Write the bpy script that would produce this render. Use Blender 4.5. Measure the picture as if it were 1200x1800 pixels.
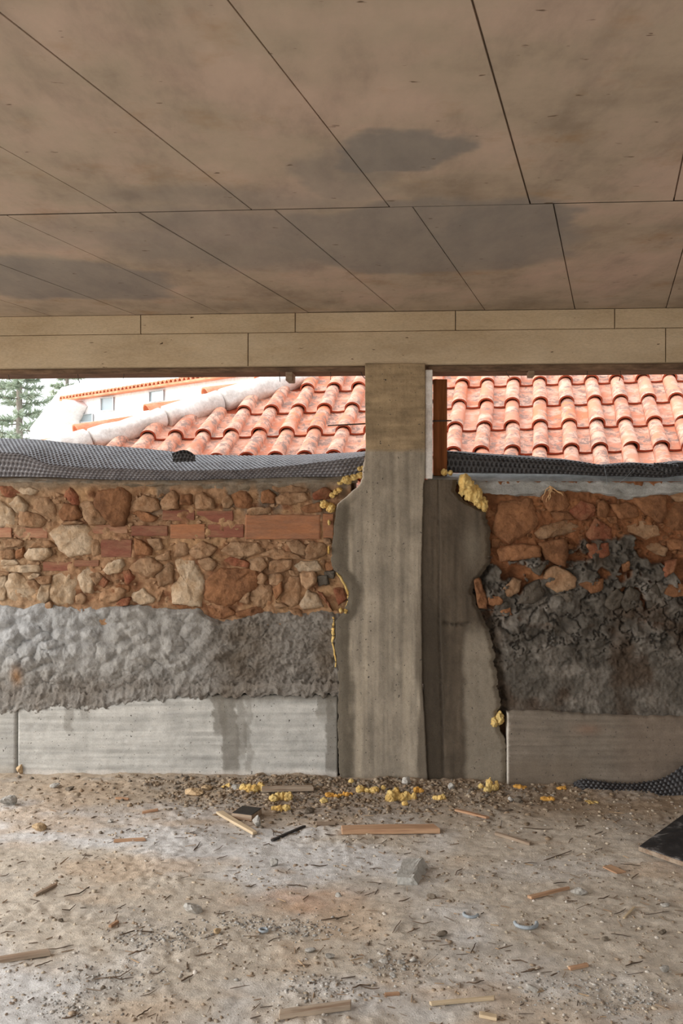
import bpy, bmesh, math, random
import numpy as np
from mathutils import Vector, Matrix, noise as mnoise

for o in list(bpy.data.objects):
    bpy.data.objects.remove(o, do_unlink=True)
scene = bpy.context.scene
COL = scene.collection
random.seed(7)
rng = np.random.RandomState(11)

# ------------------------------------------------------------------ camera
F = 1750.0            # focal length in pixels of the 1200x1800 frame
HZ = 865.0            # picture row of the horizon
EYE = 1.65
cam_d = bpy.data.cameras.new('camera')
cam = bpy.data.objects.new('camera', cam_d)
COL.objects.link(cam)
cam.location = (0, 0, EYE)
cam.rotation_euler = (math.pi / 2, 0, 0)
cam_d.sensor_fit = 'AUTO'
cam_d.sensor_width = 36.0
cam_d.lens = 36.0 * F / 1800.0
cam_d.shift_y = -(900 - HZ) / 1800.0
cam_d.clip_start = 0.05
cam_d.clip_end = 400
scene.camera = cam

# ------------------------------------------------------------------ sky, sun, exposure
world = bpy.data.worlds.new('overcast_sky')
scene.world = world
world.use_nodes = True
wn = world.node_tree
bg = wn.nodes['Background']
bg.inputs['Color'].default_value = (0.93, 0.965, 1.0, 1)
bg.inputs['Strength'].default_value = 1.0
sun_d = bpy.data.lights.new('soft_fill_sun', 'SUN')  # broad soft sun added to fill the interior under the overcast sky
sun = bpy.data.objects.new('soft_fill_sun', sun_d)
COL.objects.link(sun)
sun_d.angle = math.radians(70)
sun_d.energy = 2.8
sun_d.color = (1.0, 0.965, 0.92)
SUN_AZ, SUN_EL = math.radians(-104), math.radians(22)     # from behind the camera, to the left
sd = Vector((math.sin(SUN_AZ) * math.cos(SUN_EL), math.cos(SUN_AZ) * math.cos(SUN_EL), math.sin(SUN_EL)))
sun.rotation_euler = sd.to_track_quat('Z', 'Y').to_euler()
scene.view_settings.view_transform = 'Standard'
scene.view_settings.look = 'None'
scene.view_settings.gamma = 1.0
scene.view_settings.use_curve_mapping = False
scene.view_settings.exposure = 0.85
scene.cycles.max_bounces = 8
scene.cycles.diffuse_bounces = 6

# ------------------------------------------------------------------ geometry of the place
WA = math.radians(4.2)                 # the wall is turned this much to the picture
UV = np.array([math.cos(WA), -math.sin(WA), 0.0])      # along the wall
NV = np.array([math.sin(WA), math.cos(WA), 0.0])       # into the wall
W0 = np.array([0.0, 5.70, 0.0])
SOFFIT = 2.676                         # height of the ceiling

def P(px, py, v=0.0):
    """point(s) of the wall (v metres behind its face) seen at that place of the photograph"""
    px, py, v = np.broadcast_arrays(np.asarray(px, float), np.asarray(py, float), np.asarray(v, float))
    dx = (px - 600) / F
    dz = (HZ - py) / F
    k = W0[1] * NV[1]
    t = k / (dx * NV[0] + NV[1])
    p = np.stack([dx * t, t, EYE + dz * t], -1)
    return p + v[..., None] * NV

def G(px, py, z=0.0):
    """point of a horizontal plane"""
    t = (z - EYE) * F / (HZ - py)
    return np.array([(px - 600) / F * t, t, z])

def wall_xy(u, v):
    q = W0 + UV * u + NV * v
    return q

def srgb(r, g, b):
    f = lambda c: (c / 255 / 12.92) if c / 255 <= 0.04045 else ((c / 255 + 0.055) / 1.055) ** 2.4
    return (f(r), f(g), f(b))

# ---- numpy noise
_T = np.random.RandomState(3).rand(512, 512)
def vnoise(x, y, seed=0):
    x = np.asarray(x, float) + seed * 37.17
    y = np.asarray(y, float) + seed * 91.7
    xi = np.floor(x).astype(int); yi = np.floor(y).astype(int)
    fx = x - xi; fy = y - yi
    fx = fx * fx * (3 - 2 * fx); fy = fy * fy * (3 - 2 * fy)
    g = lambda a, b: _T[(a * 1 + b * 57) % 512, (b * 3 + a * 131) % 512]
    a = g(xi, yi) * (1 - fx) + g(xi + 1, yi) * fx
    b = g(xi, yi + 1) * (1 - fx) + g(xi + 1, yi + 1) * fx
    return (a * (1 - fy) + b * fy) * 2 - 1

def fbm(x, y, octs=4, seed=0, gain=0.5):
    s = 0; a = 1; n = 0
    for k in range(octs):
        s = s + a * vnoise(np.asarray(x) * 2 ** k, np.asarray(y) * 2 ** k, seed + k * 5)
        n += a; a *= gain
    return s / n

def worley(x, y, seed=0):
    x = np.asarray(x, float); y = np.asarray(y, float)
    xi = np.floor(x).astype(int); yi = np.floor(y).astype(int)
    d1 = np.full(x.shape, 9.0); d2 = np.full(x.shape, 9.0)
    for dx in (-1, 0, 1):
        for dy in (-1, 0, 1):
            cx = xi + dx; cy = yi + dy
            rx = _T[(cx * 7 + cy * 113 + seed * 17) % 512, (cy * 5 + cx * 71) % 512]
            ry = _T[(cx * 59 + cy * 3 + seed * 29) % 512, (cy * 83 + cx * 11) % 512]
            d = np.hypot(cx + rx - x, cy + ry - y)
            d2 = np.where(d < d1, d1, np.minimum(d2, d)); d1 = np.minimum(d1, d)
    return d1, d2

def sstep(a, b, x):
    t = np.clip((np.asarray(x, float) - a) / (b - a), 0, 1)
    return t * t * (3 - 2 * t)

def lerp_c(c0, c1, m):
    return c0 * (1 - m[..., None]) + np.asarray(c1) * m[..., None]

# ------------------------------------------------------------------ object helpers
def link(name, me, mat=None, parent=None, smooth=False):
    o = bpy.data.objects.new(name, me)
    COL.objects.link(o)
    if mat is not None and not me.materials:
        me.materials.append(mat)
    if smooth:
        me.polygons.foreach_set('use_smooth', [True] * len(me.polygons))
    if parent is not None:
        o.parent = parent
    return o

def mesh_of(name, verts, faces):
    me = bpy.data.meshes.new(name)
    me.from_pydata([tuple(map(float, v)) for v in verts], [], [tuple(map(int, f)) for f in faces])
    me.update()
    return me

def tag(o, label=None, cat=None, group=None, kind=None):
    if label: o['label'] = label
    if cat: o['category'] = cat
    if group: o['group'] = group
    if kind: o['kind'] = kind
    return o

def empty(name, loc=(0, 0, 0)):
    o = bpy.data.objects.new(name, None)
    COL.objects.link(o)
    o.location = loc
    o.empty_display_size = 0.1
    return o

def set_col(me, cols):
    a = me.color_attributes.new('Col', 'FLOAT_COLOR', 'POINT')
    c = np.ones((len(me.vertices), 4), dtype=np.float32)
    c[:, :3] = cols
    a.data.foreach_set('color', c.ravel())

def grid_faces(n, m, off=0):
    i = np.arange(n - 1)[:, None] * m + np.arange(m - 1)[None, :] + off
    return np.stack([i, i + 1, i + m + 1, i + m], -1).reshape(-1, 4)

def patch(name, pts, cols, mat, parent=None, skirt=None, smooth=True):
    """surface from an (n,m,3) grid with per-point colours; skirt = grid offset vector that closes the rim backwards"""
    n, m = pts.shape[:2]
    V = pts.reshape(-1, 3); C = None if cols is None else cols.reshape(-1, 3)
    Fs = grid_faces(n, m)
    if skirt is not None:
        ring = list(range(m)) + [i * m + m - 1 for i in range(1, n)] + [(n - 1) * m + j for j in range(m - 2, -1, -1)] + [i * m for i in range(n - 2, 0, -1)]
        ring = np.array(ring)
        sk = V[ring].copy() if callable(skirt) else V[ring] + np.asarray(skirt)
        if callable(skirt): sk = skirt(V[ring])
        off = len(V)
        V = np.vstack([V, sk])
        if C is not None: C = np.vstack([C, C[ring]])
        k = len(ring); a = np.arange(k); b = (a + 1) % k
        Fs = np.vstack([Fs, np.stack([ring[a], off + a, off + b, ring[b]], -1)])
    me = bpy.data.meshes.new(name)
    me.vertices.add(len(V)); me.vertices.foreach_set('co', V.astype(np.float32).ravel())
    me.loops.add(Fs.size); me.loops.foreach_set('vertex_index', Fs.astype(np.int32).ravel())
    me.polygons.add(len(Fs))
    me.polygons.foreach_set('loop_start', np.arange(0, Fs.size, 4, dtype=np.int32))
    me.polygons.foreach_set('loop_total', np.full(len(Fs), 4, dtype=np.int32))
    me.update(calc_edges=True)
    me.validate()
    if C is not None: set_col(me, C)
    return link(name, me, mat, parent, smooth)

def box_mesh(name, lo, hi, bev=0.0, axes=None, org=None):
    """box in local axes; chamfer by bmesh bevel"""
    bm = bmesh.new()
    bmesh.ops.create_cube(bm, size=1.0)
    lo = np.array(lo, float); hi = np.array(hi, float)
    for v in bm.verts:
        q = (np.array(v.co) + 0.5) * (hi - lo) + lo
        v.co = q
    if bev > 0:
        bmesh.ops.bevel(bm, geom=list(bm.edges), offset=bev, segments=1, affect='EDGES', profile=0.5)
    if axes is not None:
        A = np.array(axes)
        for v in bm.verts:
            v.co = A.T @ np.array(v.co) + (org if org is not None else 0)
    me = bpy.data.meshes.new(name)
    bm.to_mesh(me); bm.free()
    return me

WAX = [UV, NV, np.array([0, 0, 1.0])]
def wall_box(name, px0, px1, z0, z1, v0, v1, mat, parent=None, bev=0.003):
    """box on the wall, between two picture columns (taken on the wall face), z in metres"""
    u0 = float((P(px0, 865) - W0) @ UV); u1 = float((P(px1, 865) - W0) @ UV)
    me = box_mesh(name, (u0, v0, z0), (u1, v1, z1), bev, WAX, W0)
    return link(name, me, mat, parent)

def zrow(py):      # height of a picture row on the wall face at the middle of the picture
    return EYE + (HZ - py) / F * W0[1]

# ------------------------------------------------------------------ materials
MATS = {}
def new_mat(name):
    m = bpy.data.materials.new(name)
    m.use_nodes = True
    nt = m.node_tree
    b = nt.nodes['Principled BSDF']
    MATS[name] = m
    return m, nt, b

def N(nt, t, **kw):
    n = nt.nodes.new(t)
    for k, v in kw.items():
        if k in n.inputs: n.inputs[k].default_value = v
        else: setattr(n, k, v)
    return n

def coords(nt, kind, scale=(1, 1, 1), rot=(0, 0, 0)):
    if kind == 'world':
        out = N(nt, 'ShaderNodeNewGeometry').outputs['Position']
    else:
        out = N(nt, 'ShaderNodeTexCoord').outputs['Object']
        oi = N(nt, 'ShaderNodeObjectInfo')
        mul = N(nt, 'ShaderNodeMath', operation='MULTIPLY'); mul.inputs[1].default_value = 37.0
        nt.links.new(oi.outputs['Random'], mul.inputs[0])
        add = N(nt, 'ShaderNodeVectorMath', operation='ADD')
        nt.links.new(out, add.inputs[0]); nt.links.new(mul.outputs[0], add.inputs[1])
        out = add.outputs[0]
    mp = N(nt, 'ShaderNodeMapping')
    mp.inputs['Scale'].default_value = scale
    mp.inputs['Rotation'].default_value = rot
    nt.links.new(out, mp.inputs['Vector'])
    return mp.outputs['Vector']

def tex(nt, vec, scale, detail=6, rough=0.6, dist=0.0):
    n = N(nt, 'ShaderNodeTexNoise')
    n.inputs['Scale'].default_value = scale
    n.inputs['Detail'].default_value = detail
    n.inputs['Roughness'].default_value = rough
    n.inputs['Distortion'].default_value = dist
    nt.links.new(vec, n.inputs['Vector'])
    return n.outputs['Fac']

def ramp(nt, fac, stops, interp='LINEAR'):
    r = N(nt, 'ShaderNodeValToRGB')
    r.color_ramp.interpolation = interp
    e = r.color_ramp.elements
    while len(e) < len(stops): e.new(0.5)
    for k, (p, c) in enumerate(stops):
        e[k].position = p
        e[k].color = (c, c, c, 1) if not hasattr(c, '__len__') else (*c, 1)
    nt.links.new(fac, r.inputs['Fac'])
    return r.outputs['Color']

def mix(nt, a, b, fac, blend='MIX'):
    m = N(nt, 'ShaderNodeMix', data_type='RGBA', blend_type=blend)
    for s, val in ((m.inputs['Factor'], fac), (m.inputs['A'], a), (m.inputs['B'], b)):
        if hasattr(val, 'is_output') or isinstance(val, bpy.types.NodeSocket): nt.links.new(val, s)
        elif hasattr(val, '__len__'): s.default_value = (*val, 1)
        else: s.default_value = val
    return m.outputs['Result']

def bump(nt, b, heights):
    prev = None
    for h, strength, dist in heights:
        n = N(nt, 'ShaderNodeBump')
        n.inputs['Strength'].default_value = strength
        n.inputs['Distance'].default_value = dist
        nt.links.new(h, n.inputs['Height'])
        if prev: nt.links.new(prev, n.inputs['Normal'])
        prev = n.outputs['Normal']
    nt.links.new(prev, b.inputs['Normal'])

def rough_mat(name, base, kind='obj', vscale=8, amt=0.35, rough=0.9, bscale=60, bdist=0.004, bstr=0.6, stretch=(1, 1, 1), spots=None, objvar=0.0, spec=0.2, rot=(0, 0, 0), second=None):
    """matte mineral or wood surface: base is a colour or 'Col' (the mesh's own colours)"""
    m, nt, b = new_mat(name)
    v = coords(nt, kind, stretch, rot)
    if base == 'Col':
        c = N(nt, 'ShaderNodeVertexColor', layer_name='Col').outputs['Color']
    else:
        c = N(nt, 'ShaderNodeRGB'); c.outputs[0].default_value = (*base, 1); c = c.outputs[0]
    n1 = tex(nt, v, vscale, 8, 0.65)
    if second is not None:
        c = mix(nt, c, second, ramp(nt, tex(nt, v, vscale * 0.6, 6, 0.7), [(0.42, 0.0), (0.62, 1.0)]))
    lo, hi = 1 - amt, 1 + amt
    c = mix(nt, c, ramp(nt, n1, [(0.25, lo), (0.5, 1.0), (0.75, min(hi, 2))]), 1.0, 'MULTIPLY')
    n2 = tex(nt, v, bscale, 6, 0.7)
    c = mix(nt, c, ramp(nt, n2, [(0.3, 0.75), (0.6, 1.08)]), 0.7, 'MULTIPLY')
    if spots is not None:       # (scale, threshold, colour)
        s = tex(nt, v, spots[0], 3, 0.5)
        c = mix(nt, c, spots[2], ramp(nt, s, [(spots[1], 0.0), (spots[1] + 0.04, 1.0)]))
    if objvar > 0:
        oi = N(nt, 'ShaderNodeObjectInfo')
        c = mix(nt, c, ramp(nt, oi.outputs['Random'], [(0, 1 - objvar), (1, 1 + objvar)]), 1.0, 'MULTIPLY')
    nt.links.new(c, b.inputs['Base Color'])
    b.inputs['Roughness'].default_value = rough
    b.inputs['Specular IOR Level'].default_value = spec
    hs = [(n1, bstr * 0.6, bdist * 3), (n2, bstr, bdist)]
    if name.startswith(('stone', 'rubble')):            # broken facets
        vo = N(nt, 'ShaderNodeTexVoronoi', feature='F1'); vo.inputs['Scale'].default_value = 26 if name.startswith('stone') else 40
        wv = N(nt, 'ShaderNodeVectorMath', operation='ADD'); sc_ = N(nt, 'ShaderNodeVectorMath', operation='SCALE'); sc_.inputs['Scale'].default_value = 0.03
        nz = N(nt, 'ShaderNodeTexNoise'); nz.inputs['Scale'].default_value = 18; nt.links.new(v, nz.inputs['Vector'])
        nt.links.new(nz.outputs['Color'], sc_.inputs[0]); nt.links.new(v, wv.inputs[0]); nt.links.new(sc_.outputs[0], wv.inputs[1])
        nt.links.new(wv.outputs[0], vo.inputs['Vector'])
        hs.insert(0, (vo.outputs['Distance'], 0.7, 0.014))
    bump(nt, b, hs)
    return m

M = MATS
rough_mat('wall_earth', 'Col', 'world', 18, 0.35, 0.95, 120, 0.006, 0.8)
rough_mat('plaster', 'Col', 'world', 20, 0.28, 0.92, 130, 0.008, 1.0)
rough_mat('poured_concrete', 'Col', 'world', 9, 0.16, 0.85, 140, 0.0025, 0.5, spots=(75, 0.675, (0.07, 0.06, 0.05)))
rough_mat('dirt', 'Col', 'world', 30, 0.22, 0.95, 170, 0.005, 0.9)
rough_mat('stone_pale', srgb(194, 172, 146), 'obj', 14, 0.22, 0.92, 70, 0.008, 1.0, objvar=0.10, second=srgb(176, 146, 114))
rough_mat('stone_tan', srgb(170, 138, 108), 'obj', 14, 0.25, 0.92, 70, 0.008, 1.0, objvar=0.14, second=srgb(150, 114, 84))
rough_mat('stone_orange', srgb(150, 106, 74), 'obj', 14, 0.28, 0.94, 70, 0.008, 1.0, objvar=0.14, second=srgb(126, 88, 62))
rough_mat('stone_red', srgb(140, 84, 62), 'obj', 14, 0.28, 0.92, 70, 0.008, 1.0, objvar=0.12, second=srgb(150, 106, 78))
rough_mat('stone_dark', srgb(96, 88, 78), 'obj', 14, 0.28, 0.92, 70, 0.008, 1.0, objvar=0.12)
rough_mat('brick_red', srgb(132, 84, 68), 'obj', 10, 0.25, 0.9, 60, 0.003, 0.6, stretch=(0.6, 3, 3), objvar=0.10, second=srgb(146, 108, 84))
rough_mat('brick_pale', srgb(170, 132, 104), 'obj', 10, 0.22, 0.9, 60, 0.003, 0.6, stretch=(0.6, 3, 3), objvar=0.10, second=srgb(150, 104, 82))
rough_mat('brick_brown', srgb(146, 106, 82), 'obj', 10, 0.22, 0.9, 60, 0.003, 0.6, stretch=(0.6, 3, 3), second=srgb(164, 112, 80))
rough_mat('foam', srgb(222, 194, 128), 'obj', 22, 0.3, 0.85, 90, 0.006, 0.8, second=srgb(208, 168, 96), objvar=0.12)
rough_mat('foam_orange', srgb(220, 166, 84), 'obj', 22, 0.3, 0.85, 90, 0.006, 0.8, objvar=0.1)
rough_mat('rubble_grey', srgb(174, 170, 163), 'obj', 20, 0.2, 0.92, 110, 0.004, 0.7, objvar=0.15)
rough_mat('rubble_tan', srgb(186, 160, 126), 'obj', 20, 0.2, 0.92, 110, 0.004, 0.7, objvar=0.15)
rough_mat('rubble_dark', srgb(108, 98, 86), 'obj', 20, 0.2, 0.92, 110, 0.004, 0.7, objvar=0.2)
rough_mat('gravel', 'Col', 'world', 60, 0.15, 0.92, 200, 0.002, 0.5)
W_ = dict(bscale=30, bdist=0.002, bstr=0.5, stretch=(0.25, 4, 4))
rough_mat('wood_orange', srgb(184, 150, 120), 'obj', 12, 0.3, 0.8, objvar=0.08, second=srgb(162, 124, 96), **W_)
rough_mat('wood_pale', srgb(200, 180, 150), 'obj', 12, 0.2, 0.8, objvar=0.08, **W_)
rough_mat('wood_grey', srgb(164, 148, 130), 'obj', 12, 0.25, 0.85, objvar=0.10, second=srgb(132, 108, 88), **W_)
rough_mat('wood_brown', srgb(136, 82, 44), 'obj', 9, 0.3, 0.75, second=srgb(108, 62, 32), bscale=24, bdist=0.002, bstr=0.4, stretch=(4, 4, 0.3))
rough_mat('wood_film', srgb(44, 40, 38), 'obj', 12, 0.3, 0.5, spec=0.4)
rough_mat('twig', srgb(98, 82, 68), 'obj', 20, 0.3, 0.9, objvar=0.35)
rough_mat('steel', srgb(70, 62, 56), 'obj', 30, 0.3, 0.6, spec=0.5)
rough_mat('timber_strip', srgb(128, 104, 84), 'world', 14, 0.35, 0.9, bscale=50, bdist=0.003, stretch=(0.6, 3, 3), second=srgb(92, 74, 60))
rough_mat('root', srgb(206, 168, 124), 'obj', 20, 0.2, 0.9)
rough_mat('ring', srgb(156, 164, 170), 'obj', 30, 0.15, 0.6, spec=0.4)
rough_mat('house_white', srgb(240, 242, 244), 'world', 1.0, 0.03, 0.9, bscale=20, bdist=0.002, bstr=0.2)
rough_mat('mortar_white', srgb(234, 230, 226), 'obj', 9, 0.10, 0.9, 45, 0.006, 0.8, second=srgb(206, 198, 192))
rough_mat('render_grey', srgb(196, 196, 194), 'world', 2, 0.08, 0.9)
rough_mat('window_frame', srgb(196, 204, 208), 'obj', 3, 0.05, 0.6)
rough_mat('trunk', srgb(150, 142, 134), 'obj', 6, 0.2, 0.9)
rough_mat('needles', srgb(186, 198, 180), 'obj', 3, 0.25, 0.8, bscale=20, objvar=0.1)  # glare of the bright sky put into the pale needle colour
rough_mat('outside_ground', srgb(190, 176, 156), 'world', 0.8, 0.15, 0.95, bscale=6, bdist=0.02, bstr=0.4)

def glass_mat():
    m, nt, b = new_mat('window_glass')
    b.inputs['Base Color'].default_value = (*srgb(150, 165, 172), 1)
    b.inputs['Roughness'].default_value = 0.12
    b.inputs['Specular IOR Level'].default_value = 0.6
glass_mat()

def membrane_mat():
    m, nt, b = new_mat('dimple_plastic')
    v = coords(nt, 'world')
    n = tex(nt, v, 14, 6, 0.7)
    c = ramp(nt, n, [(0.35, srgb(38, 37, 39)), (0.7, srgb(62, 60, 61))])
    nt.links.new(c, b.inputs['Base Color'])
    nt.links.new(ramp(nt, n, [(0.3, 0.34), (0.75, 0.5)]), b.inputs['Roughness'])
    b.inputs['Specular IOR Level'].default_value = 0.45
membrane_mat()
def membrane_skylit():  # paler copy of the black plastic, sky sheen put into its colour
    m, nt, b = new_mat('dimple_plastic_skylit')
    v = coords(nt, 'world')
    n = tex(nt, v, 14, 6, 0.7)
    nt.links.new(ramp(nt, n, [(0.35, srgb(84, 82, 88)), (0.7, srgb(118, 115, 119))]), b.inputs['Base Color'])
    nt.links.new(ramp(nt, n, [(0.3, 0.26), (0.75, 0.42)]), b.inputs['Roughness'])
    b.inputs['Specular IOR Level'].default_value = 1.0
membrane_skylit()

def film_mat():
    m, nt, b = new_mat('black_board')
    v = coords(nt, 'obj', (1, 1, 1))
    n = tex(nt, v, 9, 8, 0.75, 0.6)
    c = ramp(nt, n, [(0.42, srgb(30, 30, 32)), (0.52, srgb(48, 48, 50)), (0.62, srgb(128, 126, 124))])
    nt.links.new(c, b.inputs['Base Color'])
    b.inputs['Roughness'].default_value = 0.5
film_mat()

def tile_mat():
    m, nt, b = new_mat('clay_tile')
    v = coords(nt, 'obj')
    oi = N(nt, 'ShaderNodeObjectInfo')
    base = ramp(nt, oi.outputs['Random'], [(0.0, srgb(206, 132, 100)), (0.35, srgb(212, 148, 120)), (0.7, srgb(198, 126, 98)), (1.0, srgb(216, 132, 92))])
    pink = ramp(nt, tex(nt, v, 9, 6, 0.6), [(0.44, 0.0), (0.60, 0.8)])
    c = mix(nt, base, srgb(224, 182, 162), pink)
    lichen = ramp(nt, tex(nt, v, 15, 12, 0.78, 0.3), [(0.50, 0.0), (0.55, 0.9)])
    big = ramp(nt, tex(nt, v, 4.5, 3, 0.5), [(0.36, 0.0), (0.50, 1.0)])
    lm = mix(nt, (0, 0, 0), lichen, big)
    c = mix(nt, c, srgb(140, 116, 106), lm)
    white = ramp(nt, tex(nt, v, 40, 6, 0.7), [(0.64, 0.0), (0.70, 0.6)])
    c = mix(nt, c, srgb(232, 216, 206), white)
    yel = ramp(nt, tex(nt, v, 7, 6, 0.6), [(0.70, 0.0), (0.74, 0.6)])
    c = mix(nt, c, srgb(170, 150, 84), yel)
    nt.links.new(c, b.inputs['Base Color'])
    b.inputs['Roughness'].default_value = 0.62
    b.inputs['Specular IOR Level'].default_value = 0.35
    bump(nt, b, [(tex(nt, v, 50, 6, 0.7), 0.35, 0.003)])
tile_mat()
rough_mat('clay_plain', srgb(214, 134, 98), 'obj', 8, 0.2, 0.75, objvar=0.08, second=srgb(226, 160, 130))
rough_mat('clay_under', srgb(158, 78, 54), 'world', 8, 0.2, 0.9)

def ceiling_mat():
    """smooth formwork concrete with damp patches that have an outline of their own"""
    m, nt, b = new_mat('soffit_concrete')
    pos = N(nt, 'ShaderNodeNewGeometry').outputs['Position']
    warp = N(nt, 'ShaderNodeTexNoise'); warp.inputs['Scale'].default_value = 2.6; warp.inputs['Detail'].default_value = 6
    nt.links.new(pos, warp.inputs['Vector'])
    sub = N(nt, 'ShaderNodeVectorMath', operation='SUBTRACT'); sub.inputs[1].default_value = (0.5, 0.5, 0.5)
    nt.links.new(warp.outputs['Color'], sub.inputs[0])
    sc = N(nt, 'ShaderNodeVectorMath', operation='SCALE'); sc.inputs['Scale'].default_value = 0.5
    nt.links.new(sub.outputs[0], sc.inputs[0])
    wp = N(nt, 'ShaderNodeVectorMath', operation='ADD')
    nt.links.new(pos, wp.inputs[0]); nt.links.new(sc.outputs[0], wp.inputs[1])
    v = coords(nt, 'world', (1, 1, 1), (0, 0, 0))
    vl = coords(nt, 'world', (1.0, 0.35, 1), (0, 0, math.radians(15)))
    n1 = tex(nt, v, 1.7, 8, 0.62)
    n2 = tex(nt, vl, 7, 8, 0.65)
    c = ramp(nt, n1, [(0.34, srgb(160, 145, 129)), (0.48, srgb(180, 165, 148)), (0.64, srgb(194, 173, 158))])
    c = mix(nt, c, ramp(nt, n2, [(0.3, 0.74), (0.5, 1.0), (0.72, 1.14)]), 0.85, 'MULTIPLY')
    ox = ramp(nt, tex(nt, v, 4.2, 6, 0.6), [(0.56, 0.0), (0.72, 0.4)])
    c = mix(nt, c, srgb(158, 124, 84), ox)
    mask = None
    for px0, px1, py0, py1, soft, top in ((575, 800, 222, 300, 0.14, 0.95), (545, 700, 255, 356, 0.4, 0.6), (150, 660, 325, 372, 0.55, 0.55), (190, 640, 372, 478, 0.3, 0.75), (470, 1035, 355, 484, 0.10, 0.85), (760, 1020, 355, 462, 0.12, 0.95), (-90, 292, 450, 530, 0.12, 0.95), (-60, 420, 385, 440, 0.5, 0.4)):
        A = G(px0, (py0 + py1) / 2, SOFFIT); B = G(px1, (py0 + py1) / 2, SOFFIT)
        C0 = G((px0 + px1) / 2, py0, SOFFIT); C1 = G((px0 + px1) / 2, py1, SOFFIT)
        cx = (A + B + C0 + C1) / 4
        rx = (B[0] - A[0]) / 2; ry = abs(C1[1] - C0[1]) / 2
        s1 = N(nt, 'ShaderNodeVectorMath', operation='SUBTRACT'); s1.inputs[1].default_value = (cx[0], cx[1], SOFFIT)
        nt.links.new(wp.outputs[0], s1.inputs[0])
        s2 = N(nt, 'ShaderNodeVectorMath', operation='MULTIPLY'); s2.inputs[1].default_value = (1 / rx, 1 / ry, 0)
        nt.links.new(s1.outputs[0], s2.inputs[0])
        ln = N(nt, 'ShaderNodeVectorMath', operation='LENGTH')
        nt.links.new(s2.outputs[0], ln.inputs[0])
        f = N(nt, 'ShaderNodeMapRange', interpolation_type='SMOOTHSTEP')
        f.inputs['From Min'].default_value = 1.0 + soft; f.inputs['From Max'].default_value = 1.0 - soft
        f.inputs['To Max'].default_value = top
        nt.links.new(ln.outputs['Value'], f.inputs['Value'])
        if mask is None: mask = f.outputs[0]
        else:
            mx = N(nt, 'ShaderNodeMath', operation='MAXIMUM')
            nt.links.new(mask, mx.inputs[0]); nt.links.new(f.outputs[0], mx.inputs[1]); mask = mx.outputs[0]
    c = mix(nt, c, ramp(nt, n2, [(0.3, srgb(136, 131, 127)), (0.7, srgb(158, 151, 143))]), mask)
    sp = tex(nt, coords(nt, 'world', (1, 2.6, 1), (0, 0, math.radians(4))), 16, 2, 0.5)
    c = mix(nt, c, srgb(88, 68, 50), ramp(nt, sp, [(0.725, 0.0), (0.76, 0.85)]))
    nt.links.new(c, b.inputs['Base Color'])
    b.inputs['Roughness'].default_value = 0.75
    b.inputs['Specular IOR Level'].default_value = 0.2
    bump(nt, b, [(n2, 0.25, 0.004), (tex(nt, v, 90, 4, 0.6), 0.25, 0.001)])
ceiling_mat()
rough_mat('beam_concrete', srgb(196, 178, 152), 'world', 4, 0.14, 0.85, 110, 0.002, 0.4, stretch=(0.5, 1, 1.6), spots=(38, 0.72, srgb(84, 66, 48)), second=srgb(184, 164, 136))

# ================================================================== STRUCTURE
# ---- ceiling: slab with formwork panels, joints recessed
BD = np.array([(1076 - 600) / F, 1.0, 0.0])                 # run of the boards
CJ = G(600, 366, SOFFIT)                                    # a point of the cross joint
def cross_s(px, py):
    q = G(px, py, SOFFIT)
    # q = CJ + s*UV + t*BD
    A = np.array([[UV[0], BD[0]], [UV[1], BD[1]]])
    return np.linalg.solve(A, (q - CJ)[:2])
SLAB_BACK, SLAB_L, SLAB_R = -3.0, -3.4, 5.2
def poly_prism(name, pts2, z0, z1, mat, parent=None, inset=0.0):
    n = len(pts2); pts2 = [np.array(p[:2], float) for p in pts2]
    c = sum(pts2) / n
    V = []
    if inset > 0:
        V += [(*(p + (c - p) / np.linalg.norm(c - p) * inset * 1.4), z0) for p in pts2]
        V += [(*p, z0 + inset) for p in pts2]
    else:
        V += [(*p, z0) for p in pts2]
    V += [(*p, z1) for p in pts2]
    R = len(V) // n
    Fs = [tuple(range(n))[::-1], tuple(range((R - 1) * n, R * n))]
    for r in range(R - 1):
        for k in range(n):
            a = r * n + k; b2 = r * n + (k + 1) % n
            Fs.append((a, b2, b2 + n, a + n))
    return link(name, mesh_of(name, V, Fs), mat, parent)

wl = lambda u, v: (W0 + UV * u + NV * v)[:2]
ceiling = poly_prism('ceiling', [wl(SLAB_L, 0.3), wl(SLAB_R, 0.3), (SLAB_R - 0.2, SLAB_BACK), (SLAB_L - 0.4, SLAB_BACK)], SOFFIT + 0.012, SOFFIT + 0.28, M['soffit_concrete'])
tag(ceiling, 'warm grey concrete soffit of formwork boards with dark damp patches', kind='structure')
T_WALL = cross_s(600, 549)[1]
def panel_row(s_ref, step, t0, t1):
    for k in range(-9, 10):
        s0 = s_ref + k * step + 0.0025; s1 = s_ref + (k + 1) * step - 0.0025
        q = [CJ + UV * s + BD * t for s, t in ((s0, t0), (s1, t0), (s1, t1), (s0, t1))]
        if min(p[0] for p in q) < SLAB_L - 0.25 or max(p[0] for p in q) > SLAB_R - 0.1: continue
        dz = rng.uniform(-0.0015, 0.0015)
        poly_prism('concrete_panel', q, SOFFIT + dz, SOFFIT + 0.02, M['soffit_concrete'], ceiling, inset=0.0012)
panel_row(cross_s(680, 358)[0], 0.5, -2.46, -0.006)
panel_row(cross_s(725, 364)[0], 0.5, 0.006, T_WALL)
panel_row(cross_s(680, 358)[0] - 0.12, 0.5, -6.4, -2.466)

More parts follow.
